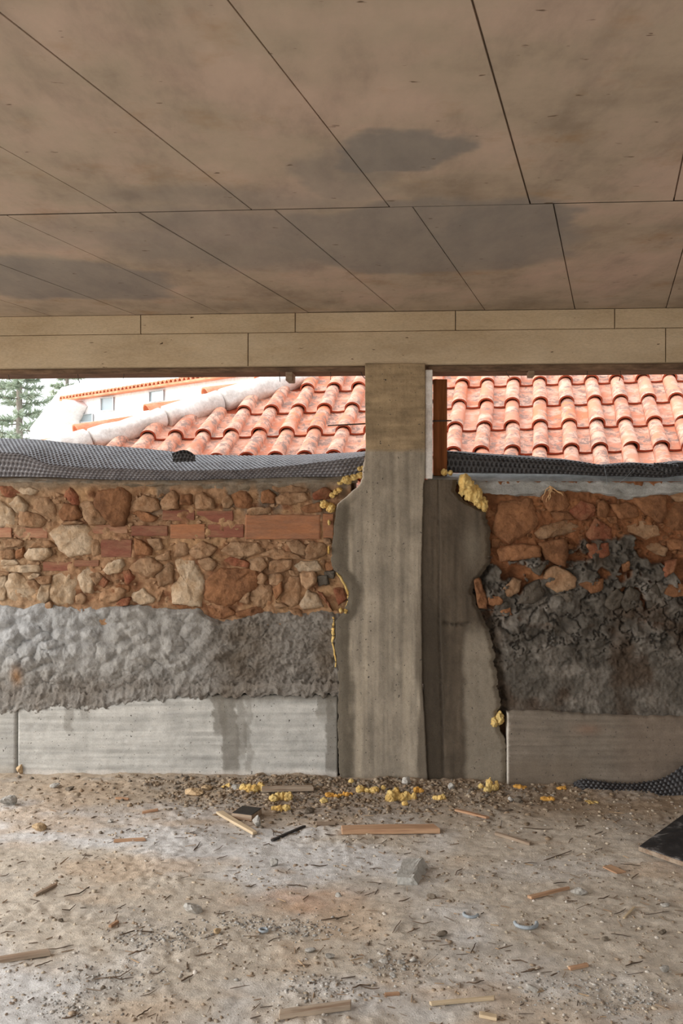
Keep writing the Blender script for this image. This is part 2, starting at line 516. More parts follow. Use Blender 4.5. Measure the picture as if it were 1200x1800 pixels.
rough_mat('joint_grime', srgb(62, 52, 42), 'world', 30, 0.3)
q = [CJ + UV * a + BD * t for a, t in ((-3.4, -0.0055), (4.6, -0.0055), (4.6, 0.0055), (-3.4, 0.0055))]
poly_prism('joint_grime', q, SOFFIT + 0.001, SOFFIT + 0.011, M['joint_grime'], ceiling)

# ---- beam over the openings
beam_z0, beam_z1 = zrow(643), zrow(584)
beam = wall_box('beam', -260, 1700, beam_z0, SOFFIT + 0.05, 0.0, 0.28, M['beam_concrete'])
tag(beam, 'concrete edge beam above the two openings', kind='structure')
for a, b2 in ((-260, 437), (437, 1168), (1168, 1700)):
    wall_box('beam_panel', a + 0.8, b2 - 0.8, beam_z0 + 0.001, beam_z1 - 0.002, -0.022, 0.01, M['beam_concrete'], beam, 0.002)
edges = [-260, -28, 250, 520, 800, 1078, 1356, 1700]
for a, b2 in zip(edges[:-1], edges[1:]):
    wall_box('concrete_panel', a + 0.7, b2 - 0.7, beam_z1, SOFFIT - 0.003, -0.034, 0.01, M['beam_concrete'], beam, 0.002)
wall_box('formwork_strip', -260, 641, zrow(652), beam_z0 - 0.001, 0.02, 0.26, M['timber_strip'], beam, 0.003)
wall_box('formwork_strip', 752, 1700, zrow(654), beam_z0 - 0.001, 0.015, 0.26, M['timber_strip'], beam, 0.003)

# ---- pillar between the openings
def pl(xs, ys, y):
    return np.interp(y, ys, xs)
yy = np.linspace(640, 1392, 340)
Lx = pl([642, 642, 643, 641, 634, 612, 593, 587, 584, 583, 586, 600, 611, 612, 605, 590, 590, 594, 596, 593, 596, 598],
        [640, 700, 790, 805, 850, 870, 886, 925, 965, 985, 1002, 1012, 1035, 1055, 1075, 1090, 1140, 1170, 1210, 1280, 1330, 1392], yy)
Lx = Lx + np.where(yy > 800, 1.0, 0.15) * (2.2 * fbm(yy / 9, yy * 0, 3, 4) + 1.2 * fbm(yy / 2.5, yy * 0, 2, 9))
Rx = pl([747, 747, 744, 740, 742, 748, 752], [640, 840, 850, 1000, 1200, 1300, 1392], yy) + np.where(yy > 850, 0.7, 0.2) * fbm(yy / 7, yy * 0 + 7, 3, 6)
aa = np.linspace(0, 1, 64)
PXg = Lx[:, None] * (1 - aa) + Rx[:, None] * aa
PYg = np.repeat(yy[:, None], 64, 1)
V = -0.030 + 0.0007 * fbm(PXg / 2.6, PYg / 60, 3, 2) + 0.0015 * fbm(PXg / 5, PYg / 5, 3, 8)
V += 0.006 * sstep(10, 0, PXg - Lx[:, None]) * sstep(800, 850, PYg)
V += np.where(PYg < 792, -0.003, 0)
C = np.zeros(PXg.shape + (3,)) + np.array(srgb(146, 136, 121))
streak = fbm(PXg / 9, PYg / 300, 5, 21, 0.7)
C = C * (1 + 0.50 * streak[..., None]) * (1 + 0.30 * fbm(PXg / 24, PYg / 34, 5, 5, 0.6)[..., None])
C = lerp_c(C, srgb(172, 160, 141), 0.7 * sstep(0.15, 0.6, fbm(PXg / 14, PYg / 420, 3, 30)) * sstep(800, 840, PYg))
damp_l = sstep(32, 18, PXg - Lx[:, None] + 9 * fbm(PXg / 14, PYg / 40, 3, 3)) * sstep(860, 900, PYg)
C = lerp_c(C, srgb(92, 84, 72), 0.9 * damp_l)
damp_r = sstep(-14, 0, PXg - 742 + 12 * fbm(PXg / 8, PYg / 70, 3, 12)) * sstep(1000, 1060, PYg)
C = lerp_c(C, srgb(88, 79, 68), 0.8 * damp_r)
up = sstep(796, 788, PYg + 3 * fbm(PXg / 30, PYg / 4, 2, 8))
Cu = np.zeros_like(C) + np.array(srgb(156, 136, 108))
Cu = Cu * (1 + 0.34 * fbm(PXg / 60, PYg / 5, 4, 14)[..., None]) * (1 + 0.26 * fbm(PXg / 16, PYg / 12, 4, 15)[..., None])
C = C * (1 - up[..., None]) + Cu * up[..., None]
lip = sstep(3.0, 0.6, PXg - Lx[:, None]) * sstep(806, 812, PYg) * sstep(900, 880, PYg)
C = lerp_c(C, srgb(214, 202, 186), lip)
pillar = patch('pillar', P(PXg, PYg, V), C, M['poured_concrete'], None, NV * 0.27)
tag(pillar, 'grey concrete pillar with ragged left edge between the two openings', kind='structure')

# lower pour to the right of the pillar face
yy = np.linspace(843, 1392, 260)
L2 = np.full(yy.shape, 738.0) + (yy > 1200) * 6
R2 = pl([800, 803, 822, 852, 860, 863, 861, 848, 834, 831, 838, 850, 861, 868, 872, 874, 880, 872, 878, 888, 892],
        [843, 868, 884, 902, 925, 960, 990, 1008, 1020, 1036, 1062, 1090, 1112, 1145, 1180, 1210, 1236, 1262, 1285, 1300, 1392], yy)
R2 = R2 + 4.0 * fbm(yy / 10, yy * 0, 3, 41) + 3.0 * fbm(yy / 3, yy * 0, 2, 42)
aa = np.linspace(0, 1, 56)
PXg = L2[:, None] * (1 - aa) + R2[:, None] * aa
PYg = np.repeat(yy[:, None], 56, 1)
jx = pl([770, 772, 781], [843, 1100, 1392], yy)[:, None]
V = -0.021 + 0.0007 * fbm(PXg / 3, PYg / 50, 3, 52) + 0.002 * fbm(PXg / 5, PYg / 5, 3, 58) - 0.004 * (PXg > jx)
V += 0.007 * np.exp(-((PXg - jx) / 1.3) ** 2)
V += 0.02 * sstep(9, 0, R2[:, None] - PXg)
crack = np.exp(-((PYg - 1096 - 4 * fbm(PXg / 9, PYg * 0, 3, 60)) / 3.0) ** 2) * sstep(776, 784, PXg) * sstep(832, 822, PXg)
V += 0.012 * crack * (fbm(PXg / 4, PYg / 4, 2, 61) > -0.2)
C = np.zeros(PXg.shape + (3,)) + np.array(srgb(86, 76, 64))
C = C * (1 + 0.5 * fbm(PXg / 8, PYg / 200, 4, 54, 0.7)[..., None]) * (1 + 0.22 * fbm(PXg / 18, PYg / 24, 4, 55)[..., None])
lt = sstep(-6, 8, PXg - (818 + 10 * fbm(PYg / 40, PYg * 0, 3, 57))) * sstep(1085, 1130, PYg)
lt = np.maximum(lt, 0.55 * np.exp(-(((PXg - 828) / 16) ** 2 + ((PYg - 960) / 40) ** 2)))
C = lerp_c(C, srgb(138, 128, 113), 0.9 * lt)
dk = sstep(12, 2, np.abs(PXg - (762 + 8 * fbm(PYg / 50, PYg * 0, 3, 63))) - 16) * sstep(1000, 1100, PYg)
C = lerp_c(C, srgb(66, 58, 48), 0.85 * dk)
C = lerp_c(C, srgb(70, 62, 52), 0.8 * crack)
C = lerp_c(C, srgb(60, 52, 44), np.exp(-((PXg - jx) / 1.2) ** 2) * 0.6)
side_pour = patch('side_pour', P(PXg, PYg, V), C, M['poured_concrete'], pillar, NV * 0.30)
# white edged jamb strip of the right hand opening
jm = wall_box('jamb_edge', 747, 760, zrow(842), zrow(652), -0.022, 0.05, M['mortar_white'], pillar, 0.004)

# ---- walls of rubble under the openings: core, earth bedding, plaster coat, footing, then each stone and brick
def wall_core(name, pxa, pxb, label):
    w = wall_box(name, pxa, pxb, -0.1, zrow(846), 0.09, 0.36, M['wall_earth'], None, 0)
    set_col(w.data, np.tile(np.array(srgb(96, 70, 50)), (len(w.data.vertices), 1)))
    tag(w, label, kind='structure')
    return w
wall_left = wall_core('wall_left', -420, 620, 'rubble stone wall with grey plaster and concrete footing left of the pillar')
wall_right = wall_core('wall_right', 780, 1700, 'dark damp rubble wall with earth and plaster right of the pillar')

# left bedding
xs = np.concatenate([np.linspace(-420, -6, 100), np.linspace(-3, 616, 300)]); ys = np.linspace(838, 1100, 128)
PXg, PYg = np.meshgrid(xs, ys)
d1, d2 = worley(PXg / 16, PYg / 13, 3)
V = 0.040 + 0.018 * fbm(PXg / 30, PYg / 26, 4, 71) - 0.016 * (1 - d1) + 0.006 * fbm(PXg / 4, PYg / 4, 3, 72)
top = sstep(866, 848, PYg + 6 * fbm(PXg / 40, PYg * 0, 3, 70))
V = V * (1 - top) + top * (0.006 + 0.012 * fbm(PXg / 20, PYg / 9, 4, 73))
V = V + 0.05 * sstep(850, 838, PYg)
C = np.zeros(PXg.shape + (3,)) + np.array(srgb(164, 128, 97))
C = lerp_c(C, srgb(176, 140, 104), sstep(-0.1, 0.5, fbm(PXg / 60, PYg / 40, 4, 74)))
C = lerp_c(C, srgb(132, 92, 66), sstep(0.05, 0.5, fbm(PXg / 26, PYg / 20, 4, 75)))
C = lerp_c(C, srgb(186, 158, 126), 0.6 * sstep(140, 20, PXg))
C = lerp_c(C, srgb(136, 118, 98), top)
C = lerp_c(C, srgb(126, 116, 102), 0.8 * sstep(0.25, 0.5, fbm(PXg / 40, PYg / 90, 3, 76)) * sstep(930, 880, PYg))
C *= (1 + 0.22 * fbm(PXg / 3, PYg / 3, 3, 77))[..., None]
patch('earth_bedding', P(PXg, PYg, V), C, M['wall_earth'], wall_left, NV * 0.05)

# left plaster coat
xs = np.concatenate([np.linspace(-420, -6, 110), np.linspace(-3, 600, 330)])
yt = np.interp(xs, [-420, 0, 40, 75, 110, 150, 200, 260, 300, 345, 365, 385, 410, 440, 470, 510, 560, 600], [1060, 1064, 1072, 1060, 1068, 1070, 1066, 1064, 1072, 1070, 1084, 1092, 1088, 1078, 1070, 1078, 1074, 1080]) + 4 * fbm(xs / 14, xs * 0, 3, 81)
yb = np.interp(xs, [-420, 0, 60, 100, 150, 190, 230, 280, 330, 600], [1250, 1248, 1250, 1240, 1246, 1242, 1232, 1230, 1224, 1224]) + 7 * fbm(xs / 16, xs * 0, 3, 82) + 5 * fbm(xs / 4, xs * 0, 2, 83)
bb = np.linspace(0, 1, 96)
PXg = np.repeat(xs[None, :], 96, 0); PYg = yt[None, :] * (1 - bb[:, None]) + yb[None, :] * bb[:, None]
wx = PXg + 8 * fbm(PXg / 25, PYg / 25, 3, 83); wy = PYg + 8 * fbm(PXg / 25, PYg / 25, 3, 84)
d1, d2 = worley(wx / 30, wy / 24, 5)
d1b, _ = worley(wx / 13, wy / 12, 6)
lump = np.clip(1 - d1, 0, 1); lumpb = np.clip(1 - d1b, 0, 1)
rl = sstep(420, 300, PXg) * sstep(1225, 1150, PYg)
V = 0.030 - (0.026 + 0.026 * rl) * lump ** 0.8 - (0.008) * lumpb + 0.020 * fbm(PXg / 50, PYg / 40, 3, 85) - (0.010 - 0.005 * rl) * fbm(PXg / 3.5, PYg / 3.5, 3, 86) - 0.005 * (1 - rl) * fbm(PXg / 8, PYg / 7, 3, 93)
V += 0.007 * sstep(0.09, 0.0, d2 - d1) * sstep(-0.1, 0.3, fbm(PXg / 30, PYg / 26, 3, 96))
V *= 1 + 0.5 * fbm(PXg / 60, PYg / 50, 2, 97)
V += 0.03 * sstep(0.05, 0.0, bb)[:, None]
V = np.where(bb[:, None] > 0.85, np.minimum(V, 0.0 - 0.022 * sstep(0.85, 0.97, bb)[:, None] * (0.6 + 0.9 * fbm(PXg / 8, PYg / 6, 3, 94))), V)
C = np.zeros(PXg.shape + (3,)) + np.array(srgb(166, 162, 156))
C = C * (1 + 0.14 * fbm(PXg / 30, PYg / 30, 4, 87) + 0.10 * fbm(PXg / 5, PYg / 5, 3, 88))[..., None]
C = lerp_c(C, srgb(186, 188, 190), 0.6 * sstep(260, 40, PXg + 40 * fbm(PXg / 60, PYg / 60, 3, 92)) * sstep(1190, 1120, PYg))
br = np.exp(-(((PXg - 425) / 52) ** 2 + ((PYg - 1140) / 70) ** 2)) + np.exp(-(((PXg - 575) / 26) ** 2 + ((PYg - 1160) / 70) ** 2)) + 0.5 * sstep(470, 380, PXg) * sstep(1170, 1215, PYg)
br = np.clip(br * (0.9 + 0.9 * fbm(PXg / 22, PYg / 22, 4, 89)), 0, 1)
C = lerp_c(C, srgb(100, 86, 70), 0.95 * br)
C = lerp_c(C, srgb(128, 118, 106), 0.6 * sstep(340, 420, PXg + 40 * fbm(PXg / 40, PYg / 40, 3, 95)))  # light falling off to the right, painted as darker plaster
oc = np.exp(-(((PXg - 30) / 9) ** 2 + ((PYg - 1188) / 16) ** 2))
C = lerp_c(C, srgb(178, 138, 100), 0.9 * oc)
patch('plaster_coat', P(PXg, PYg, V), C, M['plaster'], wall_left, NV * 0.06)

# left footing: two pours with an upright joint
def footing(name, xs, yt, yb, v0, base, parent, seed, stains_and_light):
    bb = np.linspace(0, 1, 56)
    PXg = np.repeat(xs[None, :], 56, 0); PYg = yt[None, :] * (1 - bb[:, None]) + yb[None, :] * bb[:, None]
    V = v0 + 0.0022 * fbm(PXg / 90, PYg / 4, 4, seed) + 0.002 * fbm(PXg / 8, PYg / 8, 3, seed + 1)
    V += 0.012 * sstep(0.06, 0.0, bb)[:, None]
    C = np.zeros(PXg.shape + (3,)) + np.array(base)
    C = C * (1 + 0.32 * fbm(PXg / 160, PYg / 4, 4, seed + 2) + 0.16 * fbm(PXg / 30, PYg / 20, 4, seed + 3))[..., None]
    for fn, col, k in stains_and_light:
        C = lerp_c(C, col, k * np.clip(fn(PXg, PYg), 0, 1))
    return patch(name, P(PXg, PYg, V), C, M['poured_concrete'], parent, NV * 0.12)
wet = srgb(120, 115, 106)
drip = lambda x0, w, y1, s: (lambda X, Y: sstep(w + 1, w - 1.5, np.abs(X - x0 + 7 * fbm(Y / 22, Y * 0, 3, s) + 4 * fbm(X / 8, Y / 8, 3, s + 1))) * sstep(y1 + 10, y1 - 10, Y))
stL = [(drip(388, 12, 1290, 1), wet, 0.75), (drip(404, 15, 1400, 4), wet, 0.8), (drip(424, 9, 1330, 7), wet, 0.6), (drip(436, 6, 1400, 17), wet, 0.45),
       (drip(572, 16, 1262, 9), wet, 0.7), (drip(588, 14, 1400, 11), wet, 0.8), (drip(124, 8, 1288, 13), wet, 0.5), (drip(148, 7, 1262, 14), wet, 0.4),
       (lambda X, Y: sstep(1236, 1226, Y + 3 * fbm(X / 9, Y * 0, 3, 5)) * sstep(350, 380, X), srgb(108, 102, 92), 0.8),
       (lambda X, Y: sstep(1350, 1358, Y + 6 * fbm(X / 12, Y * 0, 3, 6)), srgb(206, 200, 192), 0.7)]
xs = np.linspace(33.5, 593, 200)
footing('concrete_footing', xs, np.interp(xs, [30, 60, 100, 150, 190, 230, 280, 330, 600], [1240, 1242, 1236, 1238, 1236, 1228, 1226, 1222, 1222]), np.interp(xs, [30, 600], [1370, 1380]), -0.012, srgb(182, 180, 174), wall_left, 90, stL)
xs = np.linspace(-420, 29.5, 80)
footing('concrete_footing', xs, xs * 0 + 1240, xs * 0 + 1370, -0.010, srgb(176, 174, 168), wall_left, 95, [(lambda X, Y: sstep(1338, 1352, Y), srgb(160, 152, 140), 0.6)])

# right wall: earth and plaster in one dense relief
xs = np.concatenate([np.linspace(800, 1204, 220), np.linspace(1208, 1700, 90)]); ys = np.linspace(846, 1262, 220)
PXg, PYg = np.meshgrid(xs, ys)
wx = PXg + 9 * fbm(PXg / 25, PYg / 25, 3, 103); wy = PYg + 9 * fbm(PXg / 25, PYg / 25, 3, 104)
bound = np.interp(PXg, [800, 850, 862, 900, 960, 985, 1010, 1050, 1100, 1150, 1200, 1700], [985, 990, 988, 984, 985, 972, 955, 930, 945, 985, 1030, 1010]) + 34 * fbm(PXg / 30, PYg / 30, 4, 105)
pm = sstep(-3, 3, PYg - bound)
pm = pm * (1 - sstep(0.22, 0.30, fbm(wx / 30, wy / 24, 4, 120)) * sstep(1110, 1050, PYg))
d1, _ = worley(wx / 34, wy / 28, 8); d1b, _ = worley(wx / 13, wy / 12, 9)
d1e, _ = worley(wx / 17, wy / 14, 10)
lowflat = sstep(1120, 1190, PYg) * sstep(880, 900, PXg)
Vp = 0.018 - (0.05 - 0.036 * lowflat) * np.clip(1 - d1, 0, 1) ** 1.2 - 0.014 * (1 - 0.6 * lowflat) * np.clip(1 - d1b, 0, 1) + 0.03 * (1 - 0.7 * lowflat) * fbm(PXg / 45, PYg / 40, 3, 106)
Ve = 0.046 - 0.014 * np.clip(1 - d1e, 0, 1) + 0.012 * fbm(PXg / 30, PYg / 26, 4, 107)
ck1, ck2 = worley(wx / 48 + 0.4 * fbm(PXg / 12, PYg / 12, 3, 121), wy / 40 + 0.4 * fbm(PXg / 12, PYg / 12, 3, 122), 14)
V = Ve * (1 - pm) + Vp * pm + 0.03 * pm * (1 - lowflat) * sstep(0.10, 0.02, ck2 - ck1) - 0.012 * (1 - 0.5 * lowflat) * fbm(PXg / 9, PYg / 8, 3, 123) - 0.008 * fbm(PXg / 3.5, PYg / 3.5, 3, 108)
trench = sstep(16, 3, PXg - np.interp(PYg, [990, 1020, 1100, 1150, 1240], [862, 836, 858, 872, 884])) * sstep(985, 1005, PYg)
V += 0.05 * trench
hole = np.exp(-(((PXg - 852) / 20) ** 2 + ((PYg - 1022) / 17) ** 2)) + 0.7 * np.exp(-(((PXg - 906) / 12) ** 2 + ((PYg - 1005) / 16) ** 2))
V += 0.05 * hole
Ce = np.zeros(PXg.shape + (3,)) + np.array(srgb(138, 92, 62))
Ce = lerp_c(Ce, srgb(112, 74, 50), sstep(0.0, 0.5, fbm(PXg / 26, PYg / 20, 4, 109)))
Ce = lerp_c(Ce, srgb(166, 116, 78), 0.7 * sstep(0.1, 0.5, fbm(PXg / 40, PYg / 40, 4, 110)))
Cp = np.zeros(PXg.shape + (3,)) + np.array(srgb(96, 90, 82))
Cp = lerp_c(Cp, srgb(128, 121, 112), sstep(-0.1, 0.5, fbm(PXg / 40, PYg / 30, 4, 111)))
Cp = lerp_c(Cp, srgb(80, 65, 52), 0.8 * sstep(0.05, 0.5, fbm(PXg / 55, PYg / 55, 4, 112)))
Cp = lerp_c(Cp, srgb(78, 66, 54), 0.7 * sstep(890, 872, PXg) * sstep(1060, 1100, PYg))
C = Ce * (1 - pm[..., None]) + Cp * pm[..., None]
C = lerp_c(C, srgb(84, 72, 60), 0.6 * trench)
C *= (1 + 0.16 * fbm(PXg / 3, PYg / 3, 3, 113))[..., None]
patch('earth_and_plaster', P(PXg, PYg, V), C, M['wall_earth'], wall_right, NV * 0.05)
xs = np.linspace(890, 1700, 230)
yt = np.interp(xs, [890, 900, 960, 1040, 1110, 1200, 1700], [1252, 1247, 1250, 1254, 1258, 1258, 1262]) + 2 * fbm(xs / 10, xs * 0, 3, 114)
stR = [(lambda X, Y: sstep(1318, 1345, Y + 10 * fbm(X / 20, Y / 20, 3, 7)) * sstep(1060, 1000, X), srgb(120, 108, 94), 0.8),
       (lambda X, Y: np.exp(-(((X - 1030) / 22) ** 2 + ((Y - 1278) / 9) ** 2)), srgb(150, 114, 92), 0.4),
       (lambda X, Y: sstep(4, 0, X - 890 + 2 * fbm(Y / 6, Y * 0, 3, 9)), srgb(206, 198, 186), 0.9),  # light from the left on the end edge, painted as a pale strip
       (lambda X, Y: sstep(1050, 1120, X), srgb(122, 106, 92), 0.5)]
footing('concrete_footing', xs, yt, xs * 0 + 1396, -0.050, srgb(122, 112, 100), wall_right, 118, stR)

# ---- mortar sills on top of the walls
def sill(name, xs, rows, base, parent, seed, hi):
    """rows: list of (py array, v) from the front edge backwards"""
    k = len(rows); tt = np.linspace(0, k - 1, 40)
    PYg = np.array([[np.interp(t, range(k), [r[0][i] for r in rows]) for i in range(len(xs))] for t in tt])
    Vg = np.repeat(np.interp(tt, range(k), [r[1] for r in rows])[:, None], len(xs), 1)
    PXg = np.repeat(np.asarray(xs)[None, :], 40, 0)
    pts = P(PXg, PYg, 0 * Vg)
    # keep the height of the row while moving back: height follows from the picture row at that depth
    pts = P(PXg, PYg, 0.0) + Vg[..., None] * NV
    scale = (pts[..., 1] / P(PXg, PYg, 0.0)[..., 1])
    pts[..., 2] = EYE + (pts[..., 2] - EYE) * scale
    pts[..., 2] += 0.006 * fbm(PXg / 12, tt[:, None] * 3 + 0 * PXg, 4, seed)
    pts += NV * (0.012 * fbm(PXg / 16, PYg / 7, 4, seed + 1))[..., None]
    C = np.zeros(PXg.shape + (3,)) + np.array(base)
    C = C * (1 + 0.14 * fbm(PXg / 20, PYg / 8, 4, seed + 2))[..., None]
    C = lerp_c(C, hi, 0.6 * sstep(0.0, 0.5, fbm(PXg / 40, PYg / 20, 3, seed + 3)))
    return patch(name, pts, C, M['plaster'], parent)
xs = np.linspace(752, 1500, 180)
w = 4 * fbm(xs / 22, xs * 0, 3, 130)
fr = np.interp(xs, [752, 795, 830, 850, 868, 930, 960, 990, 1040, 1080, 1200, 1500], [843, 842, 858, 868, 871, 868, 861, 858, 866, 870, 866, 866]) + w
bt = np.interp(xs, [752, 795, 830, 960, 1000, 1100, 1200, 1500], [846, 845, 866, 876, 862, 878, 874, 874]) + w
sill('sill_mortar', xs, [(bt, 0.05), (fr, 0.0), (np.interp(xs, [752, 795, 850, 1500], [841, 840, 846, 850]) + w * 0.5, 0.03), (xs * 0 + 832, 0.20), (xs * 0 + 833, 0.36)], srgb(176, 176, 172), wall_right, 131, srgb(204, 204, 202))
xs = np.linspace(-420, 628, 200)
w = 3 * fbm(xs / 22, xs * 0, 3, 140)
sill('sill_mortar', xs, [(np.interp(xs, [-420, 0, 300, 430, 480, 560, 628], [856, 856, 856, 862, 862, 858, 850]) + w, 0.03), (np.interp(xs, [-420, 0, 300, 500, 628], [846, 846, 852, 850, 838]) + w, 0.005), (np.interp(xs, [-420, 300, 628], [838, 842, 834]) + w * 0.5, 0.05), (xs * 0 + 834, 0.2), (xs * 0 + 836, 0.36)], srgb(136, 122, 104), wall_left, 141, srgb(158, 148, 134))

# ---- floor: trodden dirt with a debris bank along the wall
def floor_h(x, y):
    x = np.asarray(x, float); y = np.asarray(y, float)
    v = (np.stack([x, y], -1) - W0[:2]) @ NV[:2]          # negative in front of the wall
    h = 0.012 * fbm(x / 0.55, y / 0.55, 3, 201) + 0.006 * fbm(x / 0.12, y / 0.12, 3, 203)
    d1, _ = worley(x / 0.055, y / 0.055, 12)
    rough = sstep(-0.2, 0.5, fbm(x / 0.4, y / 0.4, 3, 206))
    d2, _ = worley(x / 0.032 + 0.3 * fbm(x / 0.02, y / 0.02, 2, 217), y / 0.032, 15)
    h = h + (0.002 + 0.009 * rough) * np.clip(0.8 - d1, 0, 1) + (0.001 + 0.008 * rough) * np.clip(0.7 - d2, 0, 1) + 0.004 * fbm(x / 0.03, y / 0.03, 3, 207)
    bank = np.exp(-((v + 0.10) / 0.20) ** 2)
    along = np.interp(x, [-3, -1.9, -0.8, -0.3, 0.2, 0.9, 1.4, 3], [0.4, 0.4, 0.6, 1.2, 1.2, 0.9, 0.4, 0.4])
    h = h + along * bank * (0.022 + 0.020 * fbm(x / 0.09, y / 0.09, 3, 208))
    ang = math.radians(25)
    tr = np.sin((x * math.sin(ang) + y * math.cos(ang)) / 0.026) * sstep(0.25, 0.6, fbm(x / 0.7 + y / 0.3, y / 0.9, 2, 209))
    return h + 0.002 * tr

def floor_patch(name, xs, ys, parent=None):
    X, Y = np.meshgrid(xs, ys)
    Z = floor_h(X, Y)
    C = np.zeros(X.shape + (3,)) + np.array(srgb(204, 193, 178))
    v = (np.stack([X, Y], -1) - W0[:2]) @ NV[:2]
    C = lerp_c(C, srgb(216, 214, 212), sstep(0.0, 0.45, fbm(X / 0.8, Y / 0.6, 4, 211) + 0.25 * sstep(0.3, -1.2, X) + 0.15 * sstep(3.6, 3.0, Y)))
    C = lerp_c(C, srgb(204, 182, 158), 0.7 * sstep(0.1, 0.5, fbm(X / 0.5, Y / 0.3, 4, 212)))
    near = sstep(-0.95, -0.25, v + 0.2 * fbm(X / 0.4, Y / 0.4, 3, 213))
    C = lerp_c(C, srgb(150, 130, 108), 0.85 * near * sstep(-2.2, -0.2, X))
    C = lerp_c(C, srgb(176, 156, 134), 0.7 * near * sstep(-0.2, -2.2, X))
    q = G(530, 1585); C = lerp_c(C, srgb(196, 152, 116), 0.6 * np.clip(np.exp(-(((X - q[0]) / 0.25) ** 2 + ((Y - q[1]) / 0.12) ** 2)) * (1 + fbm(X / 0.1, Y / 0.1, 3, 214)), 0, 1))
    C = lerp_c(C, srgb(178, 172, 164), 0.5 * sstep(0.2, 0.6, fbm(X / 0.22, Y / 0.16, 4, 215)))
    C *= (1 + 0.16 * fbm(X / 0.02, Y / 0.02, 3, 216))[..., None]
    return patch(name, np.stack([X, Y, Z], -1), C, M['dirt'], parent)
fx = np.concatenate([np.linspace(-3.7, -2.35, 40), np.linspace(-2.33, 2.33, 390), np.linspace(2.36, 5.3, 70)])
fy = np.concatenate([np.linspace(-3.4, 2.4, 90), np.linspace(2.42, 5.95, 330)])
floor = floor_patch('floor', fx, fy)
tag(floor, 'trodden dusty dirt floor strewn with rubble and twigs', kind='structure')
wall_side = link('wall_side', box_mesh('wall_side', (5.0, -2.8, -0.1), (5.2, 5.4, SOFFIT + 0.02)), M['render_grey'])
tag(wall_side, 'plain grey side wall of the shell, out of the picture to the right', kind='structure')
ground = link('ground', mesh_of('ground', [(-60, -60, -0.12), (60, -60, -0.12), (60, 90, -0.12), (-60, 90, -0.12)], [(0, 1, 2, 3)]), M['outside_ground'])
tag(ground, 'pale bare ground around the building', kind='structure')

# ================================================================== STONES AND BRICKS OF THE WALLS
def outline(poly, sc, ox, oy, jit=0.9, step=7.0, flat=False):
    pts = [np.array((ox + x / sc, oy + y / sc)) for x, y in poly]
    out = []
    n = len(pts)
    for k in range(n):
        a, b = pts[k], pts[(k + 1) % n]
        L = np.linalg.norm(b - a); m = max(1, int(round(L / step)))
        for j in range(m):
            out.append(a + (b - a) * j / m)
    out = np.array(out)
    if not flat:
        o2 = 0.12 * np.roll(out, 1, 0) + 0.76 * out + 0.12 * np.roll(out, -1, 0)
        out = o2 + (o2 - o2.mean(0)) * 0.13
    out = out + rng.uniform(-jit, jit, out.shape)
    return out

def stone_data(ring, depth, vfront, flat=False, seed=0):
    c = ring.mean(0); n = len(ring)
    if flat: spec = [(1.0, 0.05), (1.0, vfront + 0.004), (0.965, vfront), (0.5, vfront)]
    else:    spec = [(0.97, 0.07), (1.0, vfront + depth * 0.9), (0.955, vfront + depth * 0.38), (0.85, vfront + depth * 0.10), (0.60, vfront), (0.30, vfront)]
    tilt = rng.uniform(-1, 1, 2) * (0.0 if flat else 0.014)
    size = np.abs(ring - c).max()
    V = []
    for k, (s, v) in enumerate(spec):
        p = c + (ring - c) * s
        rel = (p - c) / size
        vv = np.full(n, v)
        if k >= 2:
            amp = 0.002 if flat else min(0.016, 0.0009 * size + 0.004)
            vv = vv + amp * fbm(p[:, 0] / 9 + seed, p[:, 1] / 9, 3, 301) + (rel @ tilt)
        V.append(P(p[:, 0], p[:, 1], vv))
    V.append(P(c[0], c[1], spec[-1][1] - (0 if flat else 0.002))[None])
    V = np.vstack(V)
    Fs = []
    for r in range(len(spec) - 1):
        for k in range(n):
            a = r * n + k; b = r * n + (k + 1) % n
            Fs.append((a, b, b + n, a + n))
    ce = len(spec) * n
    for k in range(n):
        Fs.append(((len(spec) - 1) * n + k, (len(spec) - 1) * n + (k + 1) % n, ce))
    return V, Fs, P(c[0], c[1], vfront + depth)

def add_stone(poly, sc, ox, oy, kind, parent, vfront=None, name='stone'):
    flat = name == 'brick'
    ring = outline(poly, sc, ox, oy, 0.7 if flat else 1.1, 9 if flat else 5.0, flat)
    size = np.ptp(ring, 0).min()
    depth = 0.02 if flat else float(np.clip(size * 0.0011, 0.018, 0.045))
    if vfront is None: vfront = rng.uniform(0.016, 0.030) if flat else rng.uniform(-0.002, 0.018)
    V, Fs, c = stone_data(ring, depth, vfront, flat, rng.uniform(0, 50))
    me = mesh_of(name, V - c, Fs)
    o = link(name, me, M[kind], parent, smooth=not flat)
    o.location = c
    return ring

